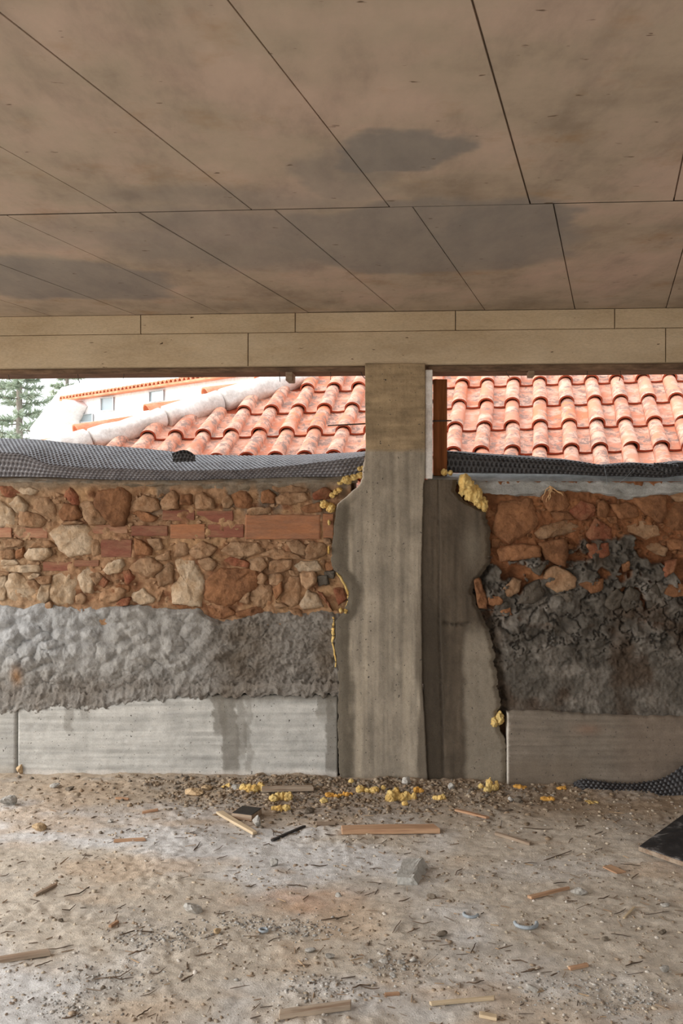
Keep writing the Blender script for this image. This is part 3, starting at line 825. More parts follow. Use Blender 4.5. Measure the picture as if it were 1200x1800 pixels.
K = {'p': 'stone_pale', 't': 'stone_tan', 'o': 'stone_orange', 'r': 'stone_red', 'd': 'stone_dark'}
SA = """p 50,225 120,165 185,235 160,290 105,285|t 240,190 330,175 375,230 385,330 300,305 230,260|r 440,170 480,100 530,150 545,235 490,225
p -20,200 30,235 75,270 95,345 75,385 -20,385|t 130,270 260,300 320,340 270,385 130,375|p 350,430 430,375 600,375 635,440 635,560 560,580 470,590 410,540
o 680,140 840,110 910,160 880,320 860,370 780,370 650,230|t 560,220 640,210 740,330 720,365 620,370 580,310|t 925,210 1000,165 1090,190 1115,250 1050,280 930,260
o 920,285 980,275 1095,310 1080,345 1000,345|t 1120,200 1200,130 1250,170 1240,255 1130,265|p 160,590 200,540 330,535 345,580 300,615 200,620
t -20,560 70,540 90,590 70,615 -20,615|o 95,560 150,530 155,600 100,610|p 10,665 110,655 260,655 265,700 120,705 50,695|t -20,700 55,705 50,725 -20,730
p 30,800 60,720 110,715 190,760 245,850 240,905 110,915 40,890|p -30,735 35,735 30,890 -30,900|p 185,735 230,710 270,715 250,750 200,755|t 240,745 350,725 350,780 275,790
t 190,770 240,765 275,800 260,835 210,810|p 280,795 345,790 335,890 300,925 255,890|p 360,740 500,690 540,780 520,860 500,920 390,930 340,880|p 520,720 600,670 660,700 640,850 580,850 545,790
t 520,870 560,855 600,880 570,930 530,920|p 720,690 760,640 850,615 865,660 830,710 750,720|t 900,680 980,610 1060,600 1135,665 1070,740 980,720|p 915,860 1000,820 1080,890 1060,915 980,940 930,910
t 1090,730 1180,640 1215,650 1210,780 1120,800|r 670,780 720,740 760,770 720,815|r 850,700 900,690 940,740 890,790|o 930,460 1000,490 1060,540 1050,585 950,580 940,520
t 1020,475 1120,470 1140,540 1080,560|r 810,930 860,880 910,890 900,930 850,945|t 305,930 345,910 365,930 340,985 310,970|o 400,300 440,220 530,240 570,310 500,340 420,340
t 620,720 680,705 720,740 660,800 650,760|t 700,850 800,800 880,830 860,880 760,920 690,900|r -10,100 90,95 150,140 60,180 10,150|t 1150,570 1190,550 1190,620 1100,620 1085,595
t 640,480 690,480 690,590 640,585|o 770,830 830,790 900,800 900,840 820,860|t 0,480 70,470 150,480 140,520 20,530|t 240,500 330,480 380,520 330,530 200,535|p 0,620 90,620 130,640 90,655 0,655
t 440,345 520,345 590,360 430,370|t 1140,830 1120,900 1090,920 1095,890|p 110,110 180,100 260,130 220,160 140,150"""
SB = """t 10,170 45,175 50,220 10,230|o 60,150 135,145 140,210 60,215|t 150,170 195,130 270,180 285,240 160,240|t 335,195 375,150 410,200 380,235 340,240
o 390,150 480,115 530,170 530,240 430,230|o 590,140 640,115 685,150 680,200 600,205|t 690,165 760,140 880,135 905,180 800,215 700,205|t 505,250 560,230 650,235 640,270 520,285
r 935,140 1010,100 1060,130 1040,180 940,180|t 660,90 760,80 900,110 880,132 700,132|o 860,230 980,200 990,260 880,265|t 110,520 200,460 300,500 250,560 160,570
t 30,450 110,470 110,545 20,560|t 340,520 400,460 560,470 600,520 520,555 400,550|t 590,545 680,505 790,530 870,570 690,575|t 760,460 840,450 885,490 880,550 800,530
t 890,500 920,460 1020,475 1035,530 960,570 890,575|t 170,580 250,560 300,600 270,650 210,655|p 20,600 60,575 140,580 170,640 215,720 190,880 100,870 10,860 0,760 60,690|r 320,580 420,560 510,600 500,630 400,615
t 510,575 600,560 635,620 590,660 520,640|t 640,600 700,575 800,580 780,640 700,665 645,650|p 810,620 860,590 960,585 1000,650 850,660|o 230,720 330,640 540,650 565,700 555,760 450,840 360,880 230,840
t 565,690 600,660 630,700 610,740 560,735|t 645,680 720,665 740,710 700,750 645,740|t 510,830 540,770 600,740 665,760 660,850 600,910 550,900|t 445,860 490,800 520,790 510,870
o 670,770 730,720 730,790 690,840|t 740,760 780,690 845,690 850,780 835,870 790,890 710,850|t 845,670 950,655 960,720 900,770 860,740|p 850,870 900,780 960,810 1005,890 870,910
t 680,870 740,865 770,890 690,900|t 770,910 830,900 870,960 840,975|o 1015,600 1060,590 1075,640 1020,650|r 1070,770 1130,760 1160,830 1100,880
r 960,780 1000,800 1065,910 1010,860|o 430,930 560,890 630,920 600,950 440,955|o 240,900 360,880 420,930 330,975 260,940|d 960,690 1030,680 1040,740 970,750
t 420,540 480,560 450,575 380,560|d 1010,655 1080,650 1075,700 1020,690|t 780,645 840,655 838,685 790,680|o 0,880 80,880 200,890 190,905 60,900|t 1000,440 1050,440 1060,470 1020,470"""
SC = """o 455,180 420,110 460,60 540,75 575,150 545,185|r 570,190 640,130 715,150 715,210 640,235 590,220|o 730,210 730,140 770,125 800,170 780,220|o 805,150 900,140 950,165 960,210 860,230 830,190
o 930,110 1000,85 1110,100 1110,200 1080,250 960,170|o 1115,190 1200,130 1260,150 1260,290 1105,295|t 900,270 980,240 1070,270 1075,320 1000,340 910,300|t 390,310 430,270 560,235 640,280 560,315 420,340
r 675,310 720,225 810,280 810,340 690,350|t 1000,380 1060,360 1120,390 1105,440 1010,400|o 140,340 190,340 190,390 140,390|o 180,400 280,370 400,380 400,440 200,460
o 405,370 540,340 560,400 540,490 440,450|o 565,370 605,370 600,415 565,400|o 190,140 360,120 400,240 380,290 240,360 150,300|t 440,520 500,490 600,550 600,610 500,640 440,590
o 625,590 700,560 755,560 750,620 690,640|t 190,620 260,560 300,570 290,630 230,660|o 120,660 180,650 200,690 160,710 120,700|o 40,570 70,560 110,660 110,720 65,720
o 1100,640 1130,595 1195,590 1240,650 1140,660|r 1085,510 1100,470 1165,450 1150,510 1100,550|r 660,370 780,360 790,430 700,460|o 860,480 900,460 900,510 870,520
o 10,140 100,150 165,200 120,220 60,190|o 780,220 840,215 840,250 800,250|o 1120,350 1200,340 1260,360 1240,400 1130,400|o 180,740 240,720 250,760 190,760
t 1140,100 1200,75 1240,85 1220,130 1170,130|o 470,190 560,190 600,230 500,235|d 480,650 560,640 590,690 520,700|d 850,690 900,600 960,640 940,720 880,740
d 760,690 830,610 870,650 840,720 790,730|d 990,620 1050,580 1075,640 1060,720 1000,720|d 330,600 400,570 430,640 380,690 280,700|d 350,480 440,470 410,540 370,520"""
rings_left, rings_right = [], []
def read_stones(txt, sc, ox, oy, parent, store):
    for item in txt.replace('\n', '|').split('|'):
        k, *pp = item.split()
        poly = [tuple(float(q) for q in p.split(',')) for p in pp]
        vf = None
        if store is rings_right:
            cy = oy + sum(p[1] for p in poly) / len(poly) / sc
            vf = rng.uniform(-0.034, -0.022) if cy > 965 else rng.uniform(0.008, 0.024)
        elif k == 'd': vf = rng.uniform(0.0, 0.012)
        store.append(add_stone(poly, sc, ox, oy, K[k], parent, vf))
read_stones(SA, 4.0, 0, 830, wall_left, rings_left)
read_stones(SB, 3.75, 300, 830, wall_left, rings_left)
read_stones(SC, 3.158, 820, 840, wall_right, rings_right)
BR = [('brick_pale', 20, 928, 80, 946), ('brick_pale', -14, 928, 18, 945), ('brick_pale', 160, 923, 222, 938), ('brick_red', 175, 949, 230, 980), ('brick_red', 73, 988, 123, 1004), ('brick_red', 128, 985, 172, 996),
      ('brick_red', 229, 924, 293, 942), ('brick_red', 283, 897, 340, 915), ('brick_brown', 298, 922, 359, 947), ('brick_red', 345, 898, 408, 918),
      ('brick_red', 363, 922, 427, 945), ('brick_brown', 430, 905, 562, 948), ('brick_brown', 567, 903, 585, 946)]
for k, x0, y0, x1, y1 in BR:
    poly = [(x0, y0), (x1, y0), (x1, y1), (x0, y1)]
    if x0 == 345: poly = [(345, 898), (408, 898), (408, 918), (372, 918), (358, 908), (345, 905)]
    if x0 == 298: poly = [(298, 922), (359, 922), (359, 947), (298, 947)]
    rings_left.append(add_stone(poly, 1.0, 0, 0, k, wall_left, 0.014 if x0 in (430, 567) else None, 'brick'))

# small packing stones between them, and the run of the walls beyond the picture: too small or too many to pick apart
def in_poly(p, ring):
    x, y = p; c = False; n = len(ring)
    for i in range(n):
        x1, y1 = ring[i]; x2, y2 = ring[i - 1]
        if (y1 > y) != (y2 > y) and x < (x2 - x1) * (y - y1) / (y2 - y1) + x1: c = not c
    return c
def packing(name, tries, x0, x1, y0, y1, rings, parent, mat, smin, smax, kmax):
    Vs, Fs, off, done = [], [], 0, 0
    boxes = [(r.min(0), r.max(0), r) for r in rings]
    for _ in range(tries):
        p = (rng.uniform(x0, x1), rng.uniform(y0, y1))
        if any((b0[0] < p[0] < b1[0] and b0[1] < p[1] < b1[1] and in_poly(p, r)) for b0, b1, r in boxes): continue
        s = rng.uniform(smin, smax); n = rng.randint(6, 9)
        th = np.sort(rng.uniform(0, 2 * math.pi, n))
        ring = np.stack([p[0] + s * np.cos(th) * rng.uniform(0.8, 1.5), p[1] + s * np.sin(th) * rng.uniform(0.6, 1.0)], -1)
        V, F_, _ = stone_data(ring, 0.02, rng.uniform(0.022, 0.038), False, rng.uniform(0, 50))
        Vs.append(V); Fs += [tuple(i + off for i in f) for f in F_]; off += len(V); done += 1
        if smax > 12: boxes.append((ring.min(0), ring.max(0), ring))
        if done >= kmax: break
    o = link(name, mesh_of(name, np.vstack(Vs), Fs), M[mat], parent, True)
    o['kind'] = 'stuff'
packing('packing_stone', 900, 0, 590, 868, 1062, rings_left, wall_left, 'stone_tan', 2.5, 6, 260)
packing('packing_stone', 500, 865, 1200, 880, 975, rings_right, wall_right, 'stone_orange', 2.5, 6, 90)
packing('rubble_beyond', 900, -400, -12, 866, 1055, [], wall_left, 'stone_tan', 10, 24, 150)
packing('rubble_beyond', 700, 1225, 1650, 880, 1000, [], wall_right, 'stone_orange', 10, 24, 90)

# ================================================================== NEIGHBOUR'S TILED ROOF
S_ = 0.21 / 0.23
RC = np.array([0.2298256, -0.0064477, 0.0062145]) * S_       # one tile across
RD = np.array([0.07253991, 0.39010404, 0.21989691]) * S_     # one course up the slope
RO = np.array([0.85724457, 7.71880375, 0.35856422]) * S_ + np.array([0, 0, EYE])
RN = np.cross(RC, RD); RN /= np.linalg.norm(RN)
TOPH = 0.078
RO = RO - RN * TOPH
def roof_ij(px, py, h=0.0):
    """tile coordinates of the roof plane at a place of the photograph"""
    d = np.array([(px - 600) / F, 1.0, (HZ - py) / F])
    A = np.stack([RC, RD, -d], 1)
    r = np.linalg.solve(A, np.array([0, 0, EYE]) - (RO + RN * h))
    return r[0], r[1]
rlen = float(np.linalg.norm(RD)); rpit = float(np.linalg.norm(RC))
e1 = RC / rpit; e2 = RD / rlen
def tile_mesh(name, seed):
    """one interlocking tile: a tapered roll and a flat pan, lower lip lifted over the course below"""
    r_ = np.random.RandomState(seed)
    L = rlen * 1.14; nT = 4; th = 0.014
    rlo, rhi = 0.060 + r_.uniform(-0.002, 0.002), 0.050
    V, Fs, smooth, lipf = [], [], [], []
    def sheet(prof_out, prof_in, closed_lip=True):
        base = len(V); n = len(prof_out(0.0))
        for pf in (prof_out, prof_in):
            for it in range(nT):
                t = it / (nT - 1)
                for x, h in pf(t):
                    V.append(e1 * x + e2 * (t * L) + RN * h)
        q = nT * n
        for layer in (0, 1):
            for it in range(nT - 1):
                for k in range(n - 1):
                    a = base + layer * q + it * n + k
                    f = (a, a + 1, a + n + 1, a + n)
                    Fs.append(f if layer == 0 else f[::-1]); smooth.append(True); lipf.append(layer)
        # the lower lip has its own points so that its edge stays crisp
        b2 = len(V)
        for pf in (prof_out, prof_in):
            for x, h in pf(0.0): V.append(e1 * x + RN * h)
        for k in range(n - 1):
            Fs.append((b2 + k, b2 + n + k, b2 + n + k + 1, b2 + k + 1)); smooth.append(False); lipf.append(1)
        for it in range(nT - 1):
            for k in (0, n - 1):
                a = base + it * n + k
                Fs.append((a, a + n, q + a + n, q + a)); smooth.append(False); lipf.append(0)
    def roll(th_):
        def f(t):
            r = rlo + (rhi - rlo) * t; lift = 0.026 * (1 - t)
            out = [(-(r - th_), lift - 0.024)]
            for k in range(11):
                a = math.pi - math.pi * k / 10
                out.append(((r - th_) * math.cos(a), (r * 0.86 - th_) * math.sin(a) + lift))
            out.append((r - th_, lift - 0.024))
            return out
        return f
    def pan(th_):
        def f(t):
            lift = 0.022 * (1 - t) - 0.012
            x0, x1 = 0.030, rpit - 0.030
            return [(x0 + (x1 - x0) * k / 6, lift - 0.010 * math.sin(math.pi * k / 6) - th_) for k in range(7)]
        return f
    sheet(roll(0.0), roll(th)); sheet(pan(0.0), pan(th))
    me = mesh_of(name, V, Fs)
    me.materials.append(M['clay_tile']); me.materials.append(M['clay_under'])
    for p in me.polygons:
        p.use_smooth = smooth[p.index]; p.material_index = lipf[p.index]
    return me
TM = [tile_mesh('roof_tile', s) for s in range(4)]
# hip: the edge that runs down to the left
h0 = roof_ij(120, 783, 0.05); h1 = roof_ij(470, 679, 0.05)
def hip_i(j): return h0[0] + (h1[0] - h0[0]) * (j - h0[1]) / (h1[1] - h0[1])
def rp(i, j, h=0.0): return RO + RC * i + RD * j + RN * h
jb, jt_ = -1.6, 7.0
deck_pts = [rp(hip_i(jb), jb, -0.03), rp(12, jb, -0.03), rp(12, jt_, -0.03), rp(hip_i(jt_), jt_, -0.03)]
dn = -RN * 0.05
roof_org = np.array(rp(0, 0, -0.05))
hipdir = rp(hip_i(5), 5) - rp(hip_i(0), 0); hipdir /= np.linalg.norm(hipdir)
side = np.cross(hipdir, RN); side = -side if side[0] > 0 else side          # away to the left
back = side * math.cos(math.radians(62)) - RN * math.sin(math.radians(62))
q0, q1 = deck_pts[0], deck_pts[3]
verts = deck_pts + [p + dn for p in deck_pts] + [q0 + back * 3.0, q1 + back * 3.0]
roof = link('tiled_roof', mesh_of('tiled_roof', [v - roof_org for v in verts], [(0, 1, 2, 3), (7, 6, 5, 4), (0, 4, 5, 1), (1, 5, 6, 2), (2, 6, 7, 3), (0, 3, 9, 8)]), M['clay_under'])
roof.location = roof_org
tag(roof, 'weathered orange clay tile roof of the neighbouring house seen through both openings', 'roof')
random.seed(5)
for j in range(-2, 7):
    for i in range(-16, 12):
        if i + 0.35 < hip_i(j + 0.75): continue
        o = link('roof_tile', TM[random.randrange(4)], None, roof)
        dx = random.uniform(-0.007, 0.007)
        o.location = rp(i, j) + e1 * dx - roof_org
        o.rotation_euler = Matrix.Rotation(random.uniform(-0.02, 0.02), 3, Vector(RN)).to_euler()

def lump_tube(name, pts, rad, mat, parent, seg=14, noise_amp=0.02, seed=0, half=False, org=None, flat_y=1.0, freq=14.0):
    """thick uneven bead along a polyline (pts: list of np points, rad: radius at each)"""
    pts = [np.array(p, float) for p in pts]; n = len(pts)
    V, Fs = [], []
    for k in range(n):
        t = pts[min(k + 1, n - 1)] - pts[max(k - 1, 0)]; t /= np.linalg.norm(t) + 1e-9
        a = np.cross(t, (0, 0, 1)); a = a / (np.linalg.norm(a) + 1e-9) if np.linalg.norm(a) > 1e-6 else np.array((1, 0, 0))
        b = np.cross(a, t)
        for s in range(seg):
            th = 2 * math.pi * s / seg
            r = rad[k] * (1 + noise_amp * mnoise.noise(Vector((pts[k][0] * freq + math.cos(th), pts[k][1] * freq + math.sin(th), pts[k][2] * freq + seed))) * 2)
            V.append(pts[k] + a * (r * math.cos(th)) + b * (r * flat_y * math.sin(th)))
    for k in range(n - 1):
        for s in range(seg):
            x = k * seg + s; y = k * seg + (s + 1) % seg
            Fs.append((x, y, y + seg, x + seg))
    V.append(pts[0]); V.append(pts[-1])
    for s in range(seg):
        Fs.append((len(V) - 2, (s + 1) % seg, s)); Fs.append((len(V) - 1, (n - 1) * seg + s, (n - 1) * seg + (s + 1) % seg))
    o0 = np.zeros(3) if org is None else org
    return link(name, mesh_of(name, [v - o0 for v in V], Fs), mat, parent, True)

def hp(s, h, sd=0.0):      # point along the hip, s from 0 (low) to 1 (high)
    j = h0[1] + (h1[1] - h0[1]) * s
    return rp(hip_i(j), j, h) + side * sd
cuts = [-0.25, 0.10, 0.46, 0.75, 1.25]
for k, (a, b) in enumerate(zip(cuts[:-1], cuts[1:])):
    m = 40
    ss = np.linspace(a + 0.004, b - 0.004, m)
    lump_tube('ridge_mortar', [hp(s, 0.02, 0.04) for s in ss], [0.13 * (0.86 if q in (0, m - 1) else 1) for q in range(m)], M['mortar_white'], roof, 26, 0.10, k * 3, org=roof_org, flat_y=0.72, freq=5.0)
def ridge_tile(s0, s1):
    n = 7; seg = 10; V, Fs = [], []
    for q in range(n):
        s = s0 + (s1 - s0) * q / (n - 1)
        c = hp(s, 0.050 - 0.06 * q / (n - 1), 0.14); r = 0.080 - 0.02 * q / (n - 1)
        for layer in (0, 0.014):
            for k in range(seg + 1):
                th = math.pi * k / seg
                V.append(c + side * ((r - layer) * math.cos(th)) + RN * ((r - layer) * math.sin(th)) - roof_org)
    w = seg + 1
    for q in range(n - 1):
        for k in range(seg):
            a = q * 2 * w + k
            Fs.append((a, a + 1, a + 2 * w + 1, a + 2 * w)); Fs.append((a + w, a + 2 * w + w, a + 2 * w + w + 1, a + w + 1))
    for q in (0, n - 1):
        for k in range(seg):
            a = q * 2 * w + k; Fs.append((a, a + w, a + w + 1, a + 1))
    link('ridge_tile', mesh_of('ridge_tile', V, Fs), M['clay_plain'], roof, True)
for s0, s1 in ((-0.24, 0.06), (0.07, 0.40), (0.41, 0.70), (0.71, 1.0), (1.0, 1.3)):
    ridge_tile(s0, s1)

# ================================================================== WHITE HOUSE BEYOND
HD = np.array([-0.905, 1.0, 0.0]); HD /= np.linalg.norm(HD)        # the facade runs away to the left
HP = np.array([-1.96, 14.0, 0.0])
HNn = np.array([HD[1], -HD[0], 0.0]); HNn = -HNn if HNn[1] < 0 else HNn    # into the house
def Hs(px, py, back_=0.0):
    d = np.array([(px - 600) / F, 1.0, (HZ - py) / F])
    t = ((HP + HNn * back_) @ HNn) / (d @ HNn)
    return np.array([0, 0, EYE]) + d * t
def extrude(name, pts, vec, mat, parent=None, org=None):
    n = len(pts); V = [np.array(p) for p in pts] + [np.array(p) + vec for p in pts]
    Fs = [tuple(range(n)), tuple(range(2 * n - 1, n - 1, -1))] + [(k, k + n, (k + 1) % n + n, (k + 1) % n) for k in range(n)]
    o0 = np.zeros(3) if org is None else org
    return link(name, mesh_of(name, [v - o0 for v in V], Fs), mat, parent)
def low(p, z=-0.1):
    p = np.array(p); p[2] = z; return p
house = empty('white_house', tuple(low(Hs(240, 700))))
ho = np.array(house.location)
tag(house, 'white rendered house with small windows and orange tile cornice behind the roof hip', 'house')
A_, B_ = Hs(109, 702), Hs(560, 634)
extrude('wall', [A_, B_, low(B_), low(A_)], HNn * 4.0, M['house_white'], house, ho)
pr = [Hs(108, 681, 0.25), Hs(560, 572, 0.25), Hs(560, 640, 0.25), Hs(108, 703, 0.25)]
extrude('parapet', pr, HNn * 3.0, M['house_white'], house, ho)
rake = [Hs(108, 681, 0.3), Hs(110, 702, 0.3), low(Hs(110, 790, 0.3)), low(Hs(53, 790, 0.3)), Hs(53, 752, 0.3)]
extrude('raking_wall', rake, HNn * 2.2, M['house_white'], house, ho)
fin = [Hs(110, 702, -0.35), Hs(120, 712, -0.35), Hs(103, 750, -0.35), low(Hs(101, 800, -0.35)), low(Hs(92, 800, -0.35)), Hs(92, 742, -0.35)]
extrude('buttress', fin, HNn * 0.34, M['house_white'], house, ho)
def house_window(x0, x1, yl0, yl1, yr0, yr1):
    q = [Hs(x0, yl0, -0.03), Hs(x1, yr0, -0.03), Hs(x1, yr1, -0.03), Hs(x0, yl1, -0.03)]
    c = sum(q) / 4
    fr_ = []
    f = empty('window', tuple(c - ho)); f.parent = house
    inner = [c + (p - c) * 0.86 for p in q]
    V = [p - c for p in q] + [p - c for p in inner] + [p - c + HNn * 0.05 for p in inner]
    Fs = []
    for k in range(4):
        b = (k + 1) % 4
        Fs += [(k, b, b + 4, k + 4), (k + 4, b + 4, b + 8, k + 8)]
    link('window_frame', mesh_of('window_frame', V, Fs), M['window_frame'], f)
    extrude('pane', [p + HNn * 0.022 for p in inner], HNn * 0.004, M['window_glass'], f, c)
house_window(175, 199, 699, 723, 697, 722)
house_window(260, 287, 688, 708, 684, 704)
house_window(134, 163, 729, 742, 726, 742)
n_e = 58
er = 0.055
def eave_mesh():
    V, Fs = [], []
    for yv in (0.0, 0.20):
        for r in (er, er - 0.016):
            for k in range(7):
                th = math.pi * k / 6
                V.append(HD * (r * math.cos(th)) + np.array((0, 0, 1)) * (r * math.sin(th)) + HNn * yv)
    for k in range(6):
        Fs += [(k, k + 1, k + 15, k + 14), (k + 7, k + 21, k + 22, k + 8), (k, k + 7, k + 8, k + 1)]
    return mesh_of('eave_tile', V, Fs)
EM = eave_mesh(); EM.materials.append(M['clay_plain'])
ea, eb = Hs(104, 702, -0.16), Hs(560, 633, -0.16)
extrude('cornice', [ea, eb, eb - np.array((0, 0, 0.03)), ea - np.array((0, 0, 0.03))], HNn * 0.42, M['clay_plain'], house, ho)
Lh = np.linalg.norm(eb - ea); cnt = int(Lh / (er * 2.05))
for k in range(cnt):
    o = link('eave_tile', EM, None, house)
    o.location = ea + (eb - ea) * (k + 0.5) / cnt - ho
    o.location.z += 0.002

# ---- pines against the sky
def pine(name, px, Yd, top_z, spread, seed, label):
    r_ = random.Random(seed)
    x = (px - 600) / F * Yd
    t = empty(name, (x, Yd, -0.12))
    lump_tube('trunk', [np.array((0, 0, z)) for z in np.linspace(0, top_z, 14)], list(np.linspace(0.11, 0.04, 14)), M['trunk'], t, 8, 0.05)
    V, Fs = [], []
    z = 1.6; row = 0
    while z < top_z - 0.1:
        R = spread * (0.35 + 0.65 * (1 - z / top_z)) * r_.uniform(0.85, 1.1)
        nb = 5
        for k in range(nb):
            th = 2 * math.pi * (k + r_.uniform(-0.2, 0.2)) / nb + row * 0.5
            dirv = np.array((math.cos(th), math.sin(th), 0)); Lb = R * r_.uniform(0.5, 1.15)
            z_whorl = z; z = z + r_.uniform(-0.12, 0.12)
            pts = [np.array((0, 0, z)) + dirv * (Lb * s) + np.array((0, 0, 0.16 * Lb * s * s - 0.10 * Lb * s)) for s in np.linspace(0, 1, 5)]
            lump_tube('branch', pts, [0.016, 0.014, 0.011, 0.008, 0.004], M['trunk'], t, 5, 0.05)
            for _ in range(150):
                s = r_.uniform(0.18, 1.0)
                base = np.array((0, 0, z)) + dirv * (Lb * s) + np.array((0, 0, 0.16 * Lb * s * s - 0.10 * Lb * s))
                perp = np.array((-dirv[1], dirv[0], 0)) * r_.choice((-1, 1))
                dv = perp * r_.uniform(0.3, 1) + dirv * r_.uniform(0.1, 0.8) + np.array((0, 0, r_.uniform(-0.6, 0.8)))
                dv /= np.linalg.norm(dv); ln = r_.uniform(0.08, 0.2)
                w_ = np.cross(dv, (r_.uniform(-1, 1), r_.uniform(-1, 1), 1)); w_ = w_ / np.linalg.norm(w_) * 0.010
                b0 = len(V)
                V += [base - w_, base + w_, base + dv * ln * 0.6 + w_ * 1.2, base + dv * ln, base + dv * ln * 0.6 - w_ * 1.2]
                Fs.append((b0, b0 + 1, b0 + 2, b0 + 3, b0 + 4))
            z = z_whorl
        z += r_.uniform(0.20, 0.34); row += 1
    fo = link('foliage', mesh_of('foliage', V, Fs), M['needles'], t)
    fo['kind'] = 'stuff'
    tag(t, label, 'tree')
pine('pine_tree', 34, 21.0, 5.6, 1.35, 3, 'tall pine with whorled branches standing at the left edge beyond the membrane')
pine('pine_tree', 118, 30.0, 6.2, 1.3, 8, 'further pine whose crown shows above the raking white wall')

# ================================================================== DIMPLED MEMBRANES
def membrane(name, keys, pitch=0.026, res=0.0042, amp=0.010, mat='dimple_plastic', space='wall', wob=0.004, seed=0):
    """keys: list of (px, [(py, v), ...]) cross sections along the sheet, the same count of points in each"""
    kx = [k[0] for k in keys]; m = len(keys[0][1])
    A = np.array([[P(k[0], py, 0) for py, v in k[1]] for k in keys])
    for a, k in enumerate(keys):
        for b, (py, v) in enumerate(k[1]):
            base = A[a, b]; q = base + NV * v; s = q[1] / base[1]
            A[a, b] = (q[0], q[1], EYE + (base[2] - EYE) * s)
    # smooth resample
    def resample(arr, n, axis):
        L = np.concatenate([[0], np.cumsum(np.linalg.norm(np.diff(arr, axis=axis), axis=-1).mean(1 - axis))])
        t = np.linspace(0, L[-1], n)
        out = np.stack([np.apply_along_axis(lambda c: np.interp(t, L, c), axis, arr[..., d]) for d in range(3)], -1)
        return out, L[-1]
    L0 = np.linalg.norm(np.diff(A, axis=0), axis=-1).mean(1).sum(); L1 = np.linalg.norm(np.diff(A, axis=1), axis=-1).mean(0).sum()
    n0, n1 = int(L0 / res), int(L1 / res)
    B, L0 = resample(A, n0, 0); B, L1 = resample(B, n1, 1)
    def blur(a, axis, w):
        k = np.hanning(w); k /= k.sum()
        pad = [(0, 0)] * 3; pad[axis] = (w // 2, w // 2)
        ap = np.pad(a, pad, mode='reflect', reflect_type='odd')
        return np.stack([np.apply_along_axis(lambda c: np.convolve(c, k, 'valid'), axis, ap[..., d]) for d in range(3)], -1)
    B = blur(B, 0, 31); B = blur(B, 1, 9)
    a, b = np.meshgrid(np.arange(B.shape[0]) * res, np.arange(B.shape[1]) * res, indexing='ij')
    Nn = np.cross(np.gradient(B, axis=0), np.gradient(B, axis=1)); Nn /= np.linalg.norm(Nn, axis=-1, keepdims=True) + 1e-9
    flip = np.sign((Nn * np.array([0, -1, 0.6])).sum(-1).mean()); Nn *= flip
    B = B + Nn * (wob * fbm(a / 0.12, b / 0.10, 3, 400 + seed))[..., None]
    rowi = np.floor(b / (pitch * 0.87)); ax = a / pitch + 0.5 * (rowi % 2)
    dx = (ax - np.floor(ax) - 0.5) * pitch; dy = b - (rowi + 0.5) * pitch * 0.87
    dim = sstep(0.0088, 0.0052, np.hypot(dx, dy))
    B = B - Nn * (amp * dim)[..., None]
    c = B.reshape(-1, 3).mean(0); c[2] = B[..., 2].min()
    o = patch(name, B - c, None, M[mat], None, None, True)
    o.location = c
    sol = o.modifiers.new('thickness', 'SOLIDIFY'); sol.thickness = 0.0012; sol.offset = -1 if flip > 0 else 1
    return o
mL = membrane('drainage_membrane', mat='dimple_plastic_skylit', keys=[
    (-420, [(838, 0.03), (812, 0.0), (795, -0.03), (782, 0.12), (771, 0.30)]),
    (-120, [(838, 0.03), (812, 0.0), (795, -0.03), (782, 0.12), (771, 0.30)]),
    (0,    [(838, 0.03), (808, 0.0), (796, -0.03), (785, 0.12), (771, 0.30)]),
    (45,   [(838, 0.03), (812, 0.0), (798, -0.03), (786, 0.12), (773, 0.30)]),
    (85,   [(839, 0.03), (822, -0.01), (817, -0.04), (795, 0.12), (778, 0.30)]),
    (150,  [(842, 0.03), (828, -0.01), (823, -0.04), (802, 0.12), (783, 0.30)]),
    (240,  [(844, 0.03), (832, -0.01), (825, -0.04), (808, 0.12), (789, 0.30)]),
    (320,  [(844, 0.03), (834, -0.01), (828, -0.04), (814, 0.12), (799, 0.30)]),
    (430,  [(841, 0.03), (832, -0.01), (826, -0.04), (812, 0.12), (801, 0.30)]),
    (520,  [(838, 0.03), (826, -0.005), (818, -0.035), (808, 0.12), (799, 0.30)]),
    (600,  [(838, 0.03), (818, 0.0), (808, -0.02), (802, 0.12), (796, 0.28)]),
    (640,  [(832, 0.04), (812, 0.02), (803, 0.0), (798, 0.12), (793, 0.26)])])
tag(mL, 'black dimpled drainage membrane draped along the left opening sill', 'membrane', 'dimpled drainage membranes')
fl = membrane('torn_flap', [(306, [(812, -0.03), (803, -0.045), (797, -0.05)]), (318, [(812, -0.04), (800, -0.055), (792, -0.05)]), (330, [(812, -0.04), (797, -0.05), (789, -0.04)]), (346, [(811, -0.03), (805, -0.045), (800, -0.045)])], pitch=0.022, wob=0.012, seed=5)
fl.parent = mL; fl.matrix_parent_inverse = Matrix.Translation(-Vector(mL.location))
